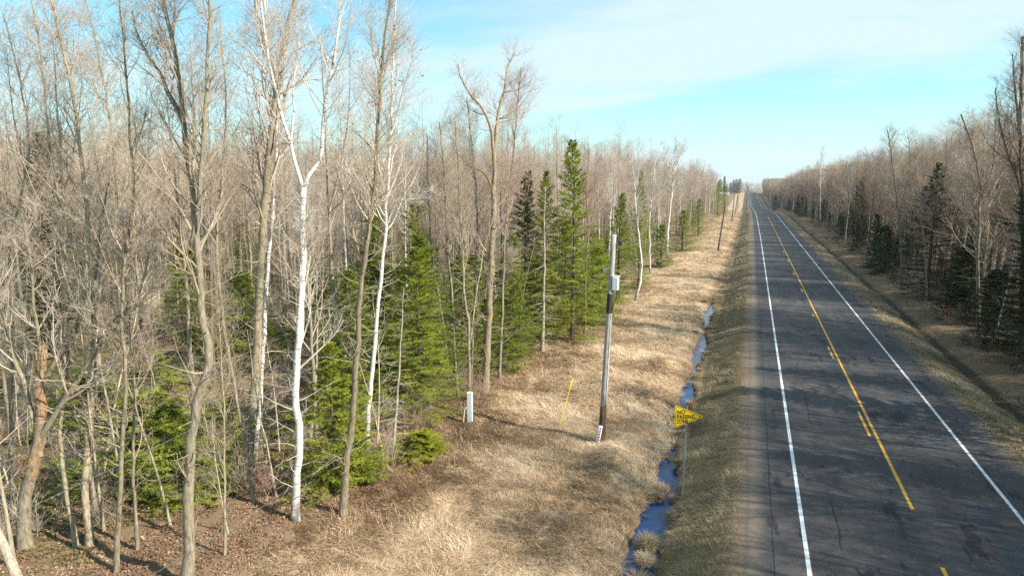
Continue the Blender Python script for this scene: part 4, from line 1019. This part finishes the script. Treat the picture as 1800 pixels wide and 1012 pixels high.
# bare shrubs: three in the open, the tangle behind them is one mass
SH = []
for k, (x, y, lab) in enumerate([(-14.1, 24.3, 'bare grey shrub at the foot of the leaning white birch'), (-13.9, 34.2, 'bare tangled shrub at the forest edge right of the white pedestal'), (-16.9, 20.2, 'bare shrub of arching stems left of the large white birch')]):
    rng = np.random.default_rng(700 + k); a = Acc(); n = 26
    s = np.concatenate([rng.normal(0, .22, (n, 2)), np.zeros((n, 1)) - .05], 1); az = rng.uniform(0, 6.28, n); tl = rng.uniform(.15, .9, n)
    d = np.stack([np.cos(az) * tl, np.sin(az) * tl, np.ones(n)], -1); L = rng.uniform(.8, 2.4, n)
    P = grow(rng, s, d, L, 7, .12, .02); Rr = np.linspace(.011, .004, 8)[None] * np.ones((n, 1)); tubes(a, P, Rr, 4)
    L2, R2, l2 = branch(rng, P, Rr, 7, .2, 1, (25, 65), lambda pi, t, g: g.uniform(.2, .8, len(t)), .7, 4, .15, .03, .003, .5); tubes(a, L2, R2, 3)
    L3, R3, l3 = branch(rng, L2, R2, 3, .2, 1, (25, 65), lambda pi, t, g: g.uniform(.08, .3, len(t)), .7, 2, .15, .03, .0025, .6); tubes(a, L3, R3, 3)
    o = link('bare_shrub', a.mesh('bare_shrub', M['twig'], True), loc=(x, y, float(ground(x, y)))); tag(o, lab, 'shrub'); SH.append(o)
BX, BY = scatter(-75, -12.6, 12, 130, 1.55, RS); bz, bp = depth(BX, BY)
okb = ((BX < -14.0 - vnoise(BY, BY * 0, 4, 14) * 1.2)) & (bz > 20) & (bp > -60) & (RS.random(len(BX)) < np.where(BX > -18, .3, .34)) & ~((np.hypot((BX + 36) / 8, (BY - 34) / 7) < 1))
bpts = wpos(BX[okb], BY[okb])
BX2, BY2 = scatter(17.3, 24, 38, 240, 1.8, RS); bpts2 = wpos(BX2, BY2)[RS.random(len(BX2)) < .5]
gn_scatter('undergrowth', np.concatenate([bpts, bpts2]), [[s_] for s_ in SH], .5, 1.15, 'bare tangled brush filling the woods under the trees', 'undergrowth', 9, .12)

# ------------------------------------------------------------ grass and leaves
def blades(acc, p, d, ln, wd, tint, lift):
    n = len(p); d = nrm(d); s = nrm(np.cross(d, np.array([0, 0, 1.0])) + 1e-6) * wd[:, None]
    up_ = np.array([0, 0, 1.0])
    mid = p + d * (ln * .55)[:, None] + up_ * (lift * ln)[:, None]
    tip = p + d * ln[:, None] + up_ * (lift * ln * .9)[:, None] * RS.uniform(.3, 1.2, (n, 1))
    v = np.stack([p - s, p + s, mid + s * .8, mid - s * .8, tip], 1); o = np.arange(n)[:, None] * 5
    acc.add(v, quads=o + np.array([[0, 1, 2, 3]]), tris=o + np.array([[3, 2, 4]]), attr=np.repeat(tint, 5))
def field(x0, x1, y0, y1, dens, rng):
    n = int((x1 - x0) * (y1 - y0) * dens); return rng.uniform(x0, x1, n), rng.uniform(y0, y1, n)
GR = np.random.default_rng(21)
def grass(name, zones, material, label, tintf, flow=.0, okf=None):
    a = Acc()
    for (x0, x1, y0, y1, dens, l0, l1, w, lf) in zones:
        x, y = field(x0, x1, y0, y1, dens, GR)
        if okf is not None: m_ = okf(x, y); x, y = x[m_], y[m_]
        p = wpos(x, y, -.02)
        ang = fbm(x, y, 2.2, 41) * 12 + vnoise(x, y, .5, 43) * 2.5 + GR.normal(0, .85, len(x))
        up_ = GR.random(len(x)) ** 2.5 * lf
        d = np.stack([np.cos(ang), np.sin(ang), up_ * .3], -1)
        blades(a, p, d, GR.uniform(l0, l1, len(x)), np.full(len(x), w) * GR.uniform(.6, 1.3, len(x)), tintf(x, y), np.full(len(x), .05) + up_ * .6)
    o = link(name, a.mesh(name, material, False, tint=True)); tag(o, label, 'grass', None, 'stuff'); return o
def t_straw(x, y):
    b_ = fbm(x, y, 3.0, 61) * 1.3 - .06 + (fbm(x, y, .6, 63, 2) - .5) * .5 - .3 * ss(-8.5, -13, x) * (.4 + 1.2 * fbm(x, y, 2.0, 66))
    return np.clip(b_ * .8 + GR.normal(0, .17, len(x)), 0, 1)
def not_ditch(x, y):
    dist = np.abs(x - np.interp(y, *DC)); return ground(x, y) - road_z(y) > WATER - .1
grass('dry_grass', [(-14.2, -2.9, 14, 34, 600, .22, .6, .0075, .4), (-14.2, -3.3, 34, 60, 260, .28, .7, .012, .4), (-14, -3.2, 60, 110, 90, .25, .6, .02, .4), (-13.5, -3.2, 110, 380, 22, .4, .9, .045, .35)],
      M['straw'], 'flattened dry straw grass between the left woods and the ditch', t_straw, okf=not_ditch)
def t_bank(x, y): return np.clip(fbm(x, y, 1.8, 81) * 1.2 - .15 + .25 * ss(-1, .1, x) + GR.normal(0, .2, len(x)), 0, 1)
grass('roadside_grass', [(-3.2, .15, 17, 34, 620, .1, .3, .006, .5), (-3.2, .15, 34, 60, 330, .12, .36, .01, .5), (-3.2, .1, 60, 110, 110, .2, .45, .02, .5), (-3.2, .1, 110, 380, 25, .3, .7, .04, .4)],
      M['bank'], 'olive and straw coloured grass on the bank between ditch and road shoulder', t_bank, okf=lambda x, y: not_ditch(x, y) & ((x < -.35 + (vnoise(x, y, .8, 90) - .5) * .7) | (GR.random(len(x)) < .12)))
grass('verge_grass', [(10.85, 13.7, 28, 60, 330, .12, .36, .01, .5), (10.85, 13.7, 60, 120, 110, .2, .45, .02, .5), (10.9, 13.7, 120, 380, 25, .3, .7, .04, .4),
      (14.4, 18.5, 34, 70, 60, .15, .4, .013, .4), (14.4, 18.5, 70, 200, 18, .25, .6, .025, .4)],
      M['bank'], 'olive and straw coloured grass on the verge right of the road', t_bank)
def litter(name, zones, material, label, cat, tintf, okf, sz=(.05, .12)):
    a = Acc()
    for (x0, x1, y0, y1, dens, k) in zones:
        x, y = field(x0, x1, y0, y1, dens, GR); m_ = okf(x, y); x, y = x[m_], y[m_]; n = len(x)
        p = wpos(x, y, .0); p[:, 2] += GR.uniform(.0, .05, n)
        T = nrm(GR.normal(0, 1, (n, 3)) * np.array([1, 1, .45])); U = nrm(np.cross(T, GR.normal(0, .35, (n, 3)) + np.array([0, 0, 1])))
        s1 = (GR.uniform(*sz, n) * k)[:, None] * .5; s2 = s1 * GR.uniform(.4, .8, (n, 1))
        v = np.stack([p - T * s1, p + U * s2, p + T * s1, p - U * s2], 1)
        v[:, 1, 2] += s1[:, 0] * .4; v[:, 3, 2] += s1[:, 0] * .4
        a.add(v, quads=np.arange(n)[:, None] * 4 + np.array([[0, 1, 2, 3]]), attr=np.repeat(tintf(x, y), 4))
    o = link(name, a.mesh(name, material, False, tint=True)); tag(o, label, cat, None, 'stuff')
litter('leaf_litter', [(-34, -10.5, 12, 38, 230, 1), (-60, -13, 38, 80, 30, 1.8)], M['litter'], 'brown leaf litter on the floor of the left woods', 'leaf litter',
       lambda x, y: np.clip(fbm(x, y, 1.2, 101) * .9 + GR.normal(-.02, .2, len(x)), 0, 1), lambda x, y: (GR.random(len(x)) < ss(-10.6, -13.6, x)) & (fbm(x, y, 3.5, 103) < .66))
litter('moss_cover', [(-55, -16, 14, 50, 90, 1), ], M['moss'], 'green moss and low plants in the clearing of the left woods', 'moss',
       lambda x, y: np.clip(fbm(x, y, 2, 111) + GR.normal(0, .2, len(x)), 0, 1), lambda x, y: (fbm(x, y, 5, 103) > .40) & (GR.random(len(x)) < ss(-18, -23, x)), (.08, .2))
litter('shoulder_gravel', [(-.9, .9, 17, 60, 700, .5), (-.9, .7, 60, 120, 150, .9), (10.7, 11.6, 28, 70, 200, .6)], M['litter'], 'brown gravel crumbs and debris along the road shoulder', 'gravel',
       lambda x, y: np.clip(GR.normal(.3, .25, len(x)), 0, 1), lambda x, y: GR.random(len(x)) < np.exp(-((x + .05) / .45) ** 2) + (x > 5) * .7, (.03, .08))
# tall brown fern and grass stalks along the woods' edge
a = Acc(); x, y = field(-15.5, -9.5, 17, 60, 34, GR); k_ = GR.random(len(x)) < (ss(-8.5, -12.5, x) * .8 + .05) * (fbm(x, y, 2.2, 121) > .5); x, y = x[k_], y[k_]
ang = GR.uniform(0, 6.28, len(x)); p = wpos(x, y, -.02)
blades(a, p, np.stack([np.cos(ang), np.sin(ang), GR.uniform(.6, 2.5, len(x))], -1), GR.uniform(.25, .7, len(x)), np.full(len(x), .007), np.clip(GR.normal(.28, .2, len(x)), 0, 1), np.full(len(x), .1))
tag(link('dead_stalks', a.mesh('dead_stalks', M['straw'], False, tint=True)), 'brown dead fern and grass stalks along the edge of the left woods', 'dead stalks', None, 'stuff')
# tussocks in and beside the ditch
def tussock(x, y, r, h, n, label, tm_, material='straw', z=None):
    a = Acc(); az = GR.uniform(0, 6.28, n); rr = r * np.sqrt(GR.random(n)) * .75
    zt = h * (1 - (rr / r) ** 2) * .8
    p = np.stack([np.cos(az) * rr, np.sin(az) * rr, zt], -1); el = GR.uniform(-.75, .75, n)
    az2 = az + GR.normal(0, .5, n)
    d = np.stack([np.cos(az2), np.sin(az2), el], -1)
    ln = GR.uniform(.5, 1.7, n) * r
    blades(a, p, d, ln, np.full(n, .007), np.clip(GR.normal(tm_, .18, n), 0, 1), np.full(n, -.15))
    # the matted core
    th = np.linspace(0, 2 * np.pi, 19)[:-1]; ph = np.linspace(0, np.pi / 2, 7)
    v = np.array([[np.cos(t_) * np.cos(f) * r * .8 * (1 + .12 * math.sin(3 * t_ + f * 4)), np.sin(t_) * np.cos(f) * r * .8, np.sin(f) * h * .8 - .05] for f in ph for t_ in th])
    i = np.arange(len(v)).reshape(7, 18); nx = np.roll(i, -1, 1); q = np.stack([i[:-1], nx[:-1], nx[1:], i[1:]], -1).reshape(-1, 4)
    a.add(v, quads=q, attr=np.full(len(v), tm_ * .6))
    zz_ = (float(ground(x, y)) if z is None else z)
    o = link('grass_tussock', a.mesh('grass_tussock', M[material], False, tint=True), loc=(x, y, zz_)); tag(o, label, 'tussock'); return o
WZ = WATER - .17
tussock(-2.83, 22.6, .3, .42, 1500, 'rounded yellow green tussock standing in the nearest water of the ditch', .62, 'bank', WZ)
tussock(-2.78, 21.6, .26, .26, 900, 'pale straw tussock just below the yellow green one in the ditch water', .62, 'straw', WZ)
tussock(-2.78, 20.2, .3, .34, 1200, 'olive tussock in the ditch at the bottom edge of the view', .6, 'bank', WZ)
tussock(-2.95, 27.35, .24, .26, 700, 'brown clump farthest of the three in the water beside the sign post', .38, 'straw', WZ)
tussock(-3.02, 26.55, .24, .24, 700, 'round brown clump in the water, middle of three beside the sign post', .34, 'straw', WZ)
tussock(-3.35, 26.5, .34, .24, 900, 'wide brown clump against the left ditch bank left of the sign post', .4, 'straw', WZ)
tussock(-2.3, 26.6, .22, .2, 600, 'small dark brown clump touching the right bank beside the sign post', .3, 'straw', WZ)
for k, (x, y) in enumerate([(-3.0, 30.9), (-2.7, 33.5), (-3.4, 36.5), (-2.6, 38.5), (-3.5, 43.8), (-2.7, 46.5), (-3.6, 48.6), (-2.7, 51.5), (-3.9, 58.0), (-2.9, 60.5), (-3.8, 63.5), (-3.0, 66.8), (-4.2, 74.0), (-3.3, 77.0), (-2.5, 30.0), (-2.4, 35.5)]):
    tussock(x, y, GR.uniform(.2, .34), GR.uniform(.18, .32), 500, 'brown grass clump breaking up the ditch water beyond the sign', .35, 'straw' if k % 2 else 'bank', None)['group'] = 'grass clumps along the ditch'

# ------------------------------------------------------------ poles, sign, pedestal
M['pole'] = bark('weathered_pole_wood', (.2, .185, .165), (.46, .44, .41), None, 5, False)
M['pole_dark'] = bark('creosote_dark_wood', (.05, .03, .022), (.15, .09, .06), None, 5, False)
M['pole_far'] = bark('brown_pole_wood', (.09, .07, .055), (.19, .155, .125), None, 5, False)
M['tar'] = plain('dark_wrap', (.035, .024, .022), .7)
M['galv'] = plain('galvanised_steel', (.42, .43, .42), .45, .6)
M['whitebox'] = plain('white_painted_metal', (.78, .79, .78), .5, 0, .1)
M['greypanel'] = plain('pale_grey_and_shaded_metal', (.6, .64, .66), .5, 0, .08)
M['black'] = plain('black_rubber', (.02, .02, .022), .5)
M['red'] = plain('red_lettering', (.5, .03, .03), .5)
M['signyellow'] = plain('sign_yellow', (.95, .62, .01), .45, 0, .06, 3)
M['yellowrod'] = plain('yellow_fibre_rod', (.8, .62, .02), .5, 0, .08)
M['ceramic'] = plain('brown_ceramic', (.1, .05, .04), .3)
M['whitecable'] = plain('white_tube', (.75, .74, .7), .5)
M['wire'] = plain('greenish_wire', (.12, .16, .14), .5)
def box(a, c, s, rz=0.0, bev=0.0):
    x, y, z = [k * .5 for k in s]
    if bev:
        b = bev; ring = [(x - b, -y), (x, -y + b), (x, y - b), (x - b, y), (-x + b, y), (-x, y - b), (-x, -y + b), (-x + b, -y)]
        def rg(k, zz): return [(px_ * k, py_ * k, zz) for px_, py_ in ring]
        k = 1 - b / max(x, y); v = rg(k, -z) + rg(1, -z + b) + rg(1, z - b) + rg(k, z)
        q = [(r_ * 8 + j, r_ * 8 + (j + 1) % 8, r_ * 8 + 8 + (j + 1) % 8, r_ * 8 + 8 + j) for r_ in range(3) for j in range(8)]
        t_ = [(0, j + 1, j) for j in range(1, 7)] + [(24, 24 + j, 24 + j + 1) for j in range(1, 7)]
    else:
        v = [(i * x, j * y, k * z) for i in (-1, 1) for j in (-1, 1) for k in (-1, 1)]
        q = [(0, 1, 3, 2), (4, 6, 7, 5), (0, 4, 5, 1), (2, 3, 7, 6), (0, 2, 6, 4), (1, 5, 7, 3)]; t_ = None
    v = np.array(v, float); cs, sn = math.cos(rz), math.sin(rz)
    v = np.stack([v[:, 0] * cs - v[:, 1] * sn, v[:, 0] * sn + v[:, 1] * cs, v[:, 2]], -1) + np.array(c, float)
    a.add(v, quads=q, tris=t_); return a
def cyl(a, p0, p1, r0, r1=None, sides=12, K=2, cap=True):
    r1 = r0 if r1 is None else r1; p0 = np.array(p0, float); p1 = np.array(p1, float)
    f = np.linspace(0, 1, K)[:, None]; P = p0 + (p1 - p0) * f; Rr = r0 + (r1 - r0) * f[:, 0]
    tubes(a, P[None], Rr[None], sides)
    if cap:
        a.add([p1], tris=[(j - sides, (j + 1) % sides - sides, 0) for j in range(sides)])
        n = -K * sides - 1
        a.add([p0], tris=[(n + (j + 1) % sides, n + j, 0) for j in range(sides)])
    return a
def A1(name, material, parent, f, smooth=False): a = Acc(); f(a); return link(name, a.mesh(name, material, smooth), parent)
gx, gy = -6.1, 30.25; gz = float(ground(gx, gy))
e = thing('utility_pole', 'nearest weathered grey wooden utility pole with a white box and dark wrap, beside the ditch', 'utility pole', (gx, gy, gz - .05))
e.rotation_euler = (-.012, .004, 0); top = 9.72; ax = .0; ay = .16
lx, ly = .03, 1.5
def PP(z): return np.array([lx * z / top, ly * z / top * 1.0, z])
A1('shaft', M['pole'], e, lambda a: cyl(a, PP(1.75), PP(top), .155, .12, 14, 14), True)
A1('stained_base', M['pole_dark'], e, lambda a: cyl(a, PP(-.2), PP(1.75), .175, .156, 14, 5), True)
A1('dark_wrap', M['tar'], e, lambda a: cyl(a, PP(6.05), PP(6.95), .146, .143, 14, 4, False), True)
def guard(a):
    cyl(a, PP(.0) + [-.16, -.2, 0], PP(.9) + [-.05, -.19, 0], .1, .1, 12, 3)
g_ = A1('pole_guard', M['whitebox'], e, guard, True)
def marks(a):
    for i_ in range(5): box(a, PP(.28 + i_ * .13) + [-.075 + i_ * .017, -.3 + .001 * i_, 0], (.06, .02, .075))
A1('lettering', M['red'], g_, marks)
b_ = A1('equipment_box', M['whitebox'], e, lambda a: box(a, PP(7.45) + [.23, -.04, 0], (.27, .3, .62), 0, .02))
A1('box_lid', M['greypanel'], b_, lambda a: box(a, PP(7.79) + [.23, -.04, 0], (.3, .33, .05), 0, .008))
A1('bracket', M['galv'], e, lambda a: (box(a, PP(7.45) + [.09, .0, 0], (.1, .07, .5)), box(a, PP(7.95) + [-.2, 0, 0], (.36, .05, .05)), box(a, PP(7.95) + [.2, 0, .1], (.3, .05, .05))))
for s_ in (-.36, -.26):
    A1('small_insulator', M['whitecable'], e, lambda a: (cyl(a, PP(7.97) + [s_, 0, 0], PP(8.14) + [s_, 0, 0], .045, .035, 10), cyl(a, PP(8.05) + [s_, 0, 0], PP(8.08) + [s_, 0, 0], .06, .06, 10)))
def ins(a):
    box(a, PP(9.3) + [.14, 0, 0], (.26, .05, .05))
A1('crossbar', M['galv'], e, ins)
for s_ in (.27, .36):
    A1('insulator', M['ceramic'], e, lambda a: (cyl(a, PP(9.3) + [s_, 0, -.09], PP(9.3) + [s_, 0, .1], .04, .05, 10), cyl(a, PP(9.3) + [s_, 0, -.03], PP(9.3) + [s_, 0, .0], .07, .07, 10)))
A1('top_pin', M['ceramic'], e, lambda a: (cyl(a, PP(top), PP(top + .2) + [-.06, 0, 0], .02, .02, 8), cyl(a, PP(top + .14) + [-.06, 0, 0], PP(top + .26) + [-.06, 0, 0], .05, .035, 10)))
A1('peg', M['galv'], e, lambda a: box(a, PP(6.95) + [-.2, 0, 0], (.16, .04, .04)))
A1('conduit', M['black'], e, lambda a: tubes(a, np.array([[PP(7.15) + [.3, -.04, 0], PP(6.8) + [.3, -.02, 0], PP(6.5) + [.2, -.06, 0], PP(6.2) + [.15, -.08, 0]]]), np.full((1, 4), .02), 6), True)
A1('tag_plate', M['galv'], e, lambda a: box(a, PP(1.95) + [.02, -.165, 0], (.12, .02, .22)))
A1('ground_wire', M['tar'], e, lambda a: tubes(a, np.array([[PP(z_) + [.11, -.12, 0] for z_ in (.0, 1.5, 3, 4.5, 6)]]), np.full((1, 5), .008), 5), True)
def wire(pts, r, label):
    P = resample(pts, 60); a = Acc(); tubes(a, P[None], np.full((1, 60), r), 5)
    o = link('overhead_wire', a.mesh('overhead_wire', M['wire'], True)); tag(o, label, 'wire')
wire([(-6.09, 31.72, 8.95), (-7.44, 27.98, 8.16), (-8.8, 24.6, 7.55), (-10.5, 19.5, 6.9), (-11.9, 13.24, 5.75), (-12.8, 7.99, 5.1), (-13.8, 1, 4.9)], .0055, 'upper thin greenish wire running from the pole top to the lower left corner')
wire([(-6.26, 31.4, 7.15), (-7.39, 28.0, 6.45), (-9.3, 22.48, 4.78), (-10.3, 19.0, 4.0), (-11.95, 13.0, 2.75), (-13.4, 7, 2.0)], .005, 'lower thin greenish wire running from below the box on the pole')
# far poles
for k, (x, y, h, tx, lab) in enumerate([(-5.55, 131.8, 9.2, .115, 'dark leaning wooden pole, second pole along the verge, in the straw grass'), (-5.62, 234, 9.9, .05, 'thin distant pole, third along the verge'), (-5.9, 305, 9.8, .1, 'thin leaning distant pole, fourth along the verge'), (-6.0, 385, 9.5, .03, 'faint far pole, fifth along the verge'), (-6.2, 470, 9.5, .02, 'faintest far pole standing in the pale field by the crest')]):
    e = thing('utility_pole', lab, 'utility pole', (x + float(road_x(y)), y, float(ground(x, y)) - .1)); e.rotation_euler = (0, tx, 0)
    A1('shaft', M['pole_far'], e, lambda a: cyl(a, (0, 0, 0), (0, 0, h), .17, .12, 10, 6), True)
    A1('crossbar', M['galv'], e, lambda a: box(a, (0, 0, h - .5), (.7, .08, .08)))
# no passing sign
gx, gy = -2.02, 26.17; gz = float(ground(gx, gy))
e = thing('road_sign', 'yellow triangular NO PASSING ZONE pennant sign on a grey steel post beside the ditch', 'road sign', (gx, gy, gz))
dyl = .45
A1('post', M['galv'], e, lambda a: (box(a, (0, 0, 0), (.001, .001, .001)), tubes(a, np.array([[(0, 0, -.2), (.02, .15, 1.2), (.02, .3, 2.4), (.02, .42, 3.55)]]), np.array([[.05, .05, .048, .048]]), 4)))
sz_ = 2.32 - gz    # height of the sign's centre above the post foot
Wd, Hh = 1.18, .92
def tri_plate(a, x0, w, hh, y0, y1, rc):
    c = [(x0, -hh / 2), (x0, hh / 2), (x0 + w, 0)]; ring = []
    for j in range(3):
        p = np.array(c[j]); pv = np.array(c[j - 1]); nx_ = np.array(c[(j + 1) % 3]); u1 = nrm(pv - p); u2 = nrm(nx_ - p)
        ct = nrm(u1 + u2); half = math.acos(float(np.clip((u1 * u2).sum(), -1, 1))) / 2; dd_ = rc / math.sin(half); cc = p + ct * dd_
        s0 = p + u1 * rc / math.tan(half); s1 = p + u2 * rc / math.tan(half)
        a0 = math.atan2(*(s0 - cc)[::-1]); a1_ = math.atan2(*(s1 - cc)[::-1]); da = (a1_ - a0 + math.pi) % (2 * math.pi) - math.pi
        for f in np.linspace(0, 1, 6): ring.append((cc[0] + rc * math.cos(a0 + da * f), cc[1] + rc * math.sin(a0 + da * f)))
    n = len(ring); v = [(p[0], y0, p[1]) for p in ring] + [(p[0], y1, p[1]) for p in ring] + [(x0 + w / 3, y0, 0), (x0 + w / 3, y1, 0)]
    q = [(j, (j + 1) % n, n + (j + 1) % n, n + j) for j in range(n)]
    t_ = [(j, (j + 1) % n, 2 * n) for j in range(n)] + [(n + (j + 1) % n, n + j, 2 * n + 1) for j in range(n)]
    a.add(v, quads=q, tris=t_)
def place(o): o.rotation_euler = (0, 0, rad(20)); o.location = (-.40, .08, sz_)
ap = Acc(); tri_plate(ap, 0, Wd, Hh, -.004, .0, .05)
pan = link('sign_panel', ap.mesh('sign_panel', M['signyellow'], False), e); place(pan)
# black border: outer and inner ring as one strip
def ring_of(x0, w, hh, rc):
    a = Acc(); tri_plate(a, x0, w, hh, 0, 1, rc); v = a.v[0]; n = (len(v) - 2) // 2; return v[:n]
r1_ = ring_of(.03, Wd - .115, Hh - .085, .04); r2_ = ring_of(.048, Wd - .185, Hh - .135, .035)
v = np.concatenate([r1_, r2_]); v[:, 1] = -.0075; n = len(r1_)
link('border', Acc().add(v, quads=[(j, (j + 1) % n, n + (j + 1) % n, n + j) for j in range(n)]).mesh('border', M['black'], False), pan)
ab = Acc(); tri_plate(ab, .004, Wd - .012, Hh - .01, .0015, .006, .05); link('panel_back', ab.mesh('panel_back', M['galv'], False), pan)
def text(body, x, z, size, parent, sx=1.0):
    c = bpy.data.curves.new('lettering', 'FONT'); c.body = body; c.size = size; c.extrude = .0015; c.offset = .004; c.space_character = 1.08
    tmp = bpy.data.objects.new('tmp', c); COL.objects.link(tmp); dg = bpy.context.evaluated_depsgraph_get()
    me = bpy.data.meshes.new_from_object(tmp.evaluated_get(dg)); bpy.data.objects.remove(tmp)
    me.materials.clear(); me.materials.append(M['black'])
    o = link('lettering', me, parent); o.rotation_euler = (rad(90), 0, 0); o.location = (x, -.009, z); o.scale = (sx, 1, 1)
text('NO', .085, .105, .225, pan, .85); text('PASSING', .085, -.08, .225, pan, .76); text('ZONE', .085, -.265, .225, pan, .68)
for z_ in (.2, -.2):
    A1('bolt', M['galv'], pan, lambda a: cyl(a, (.4, -.016, z_), (.4, .02, z_), .012, .012, 8))
# pedestal
gx, gy = -12.94, 30.68; gz = float(ground(gx, gy))
e = thing('utility_pedestal', 'white rectangular utility pedestal with a curved white tube at the edge of the woods', 'utility pedestal', (gx, gy, gz - .03)); e.rotation_euler = (0, 0, rad(12))
A1('post', M['greypanel'], e, lambda a: box(a, (0, 0, .78), (.25, .22, 1.56), 0, .012))  # shade on the white pedestal's unlit faces put in as grey
A1('cap', M['whitebox'], e, lambda a: box(a, (0, 0, 1.585), (.27, .24, .05), 0, .01))
A1('sunlit_plate', M['whitebox'], e, lambda a: box(a, (.129, 0, .8), (.012, .19, 1.4), 0, .002))  # added white plate: sunlight on the right face put in as colour
A1('tube', M['whitecable'], e, lambda a: tubes(a, resample([(-.1, -.12, .86), (-.2, -.14, .82), (-.26, -.16, .55), (-.29, -.18, .25), (-.31, -.2, -.05)], 14)[None], np.full((1, 14), .024), 8), True)
A1('cable', M['black'], e, lambda a: tubes(a, resample([(-.11, -.12, .5), (-.17, -.14, .4), (-.16, -.15, .2), (-.18, -.16, -.05)], 10)[None], np.full((1, 10), .02), 6), True)
# yellow marker
gx, gy = -8.52, 31.5; gz = float(ground(gx, gy))
e = thing('marker_rod', 'thin yellow leaning marker rod in the grass left of the utility pole', 'marker rod', (gx, gy, gz))
A1('rod', M['yellowrod'], e, lambda a: cyl(a, (0, 0, -.1), (.55, .55, 2.36), .022, .022, 8, 6), True)
A1('ground_anchor', M['galv'], e, lambda a: (cyl(a, (-.06, -.06, -.15), (.01, .01, .1), .014, .014, 8), cyl(a, (.0, .0, .06), (.02, .02, .12), .035, .035, 10)))
# pale shed beyond the field
x, y = -31, 850; z = float(road_z(y)) - .6
M['shedwhite'] = plain('white_siding', (.78, .77, .74), .7, 0, .08, .5); M['shedroof'] = plain('pale_metal_roof', (.62, .62, .62), .5)
e = thing('farm_shed', 'small long white shed far away at the end of the pale field', 'shed', (x, y, z), .2); e.scale = (1.2, 1, .75)
A1('wall', M['shedwhite'], e, lambda a: box(a, (0, 0, 1.1), (9, 6, 2.2)))
a = Acc(); a.add([(-4.8, -3.3, 2.2), (4.8, -3.3, 2.2), (4.8, 3.3, 2.2), (-4.8, 3.3, 2.2), (-4.8, 0, 3.2), (4.8, 0, 3.2)], quads=[(0, 1, 5, 4), (2, 3, 4, 5), (0, 3, 2, 1)], tris=[(0, 4, 3), (1, 2, 5)])
link('roof', a.mesh('roof', M['shedroof'], False), e)
A1('door', M['galv'], e, lambda a: box(a, (1.5, -3.03, 1.05), (1.0, .06, 2.1)))
for x_ in (-3, -1): A1('window', M['black'], e, lambda a: box(a, (x_, -3.03, 1.5), (1.0, .06, .9)))
# the air between here and the far woods
hb = Acc(); box(hb, (0, 0, 0), (1, 1, 1))
m = bpy.data.materials.new('haze'); m.use_nodes = True; t = m.node_tree; t.nodes.clear()
pv = N(t, 'ShaderNodeVolumePrincipled'); pv.inputs['Color'].default_value = (.86, .93, 1, 1); pv.inputs['Density'].default_value = .00014; pv.inputs['Anisotropy'].default_value = .2
mo = N(t, 'ShaderNodeOutputMaterial'); t.links.new(pv.outputs[0], mo.inputs['Volume'])
hz = link('haze', hb.mesh('haze', m, False)); hz.scale = (9000, 7500, 60); hz.location = (0, 2500, 24); tag(hz, 'thin pale blue haze over the road and woods', 'haze', None, 'stuff')
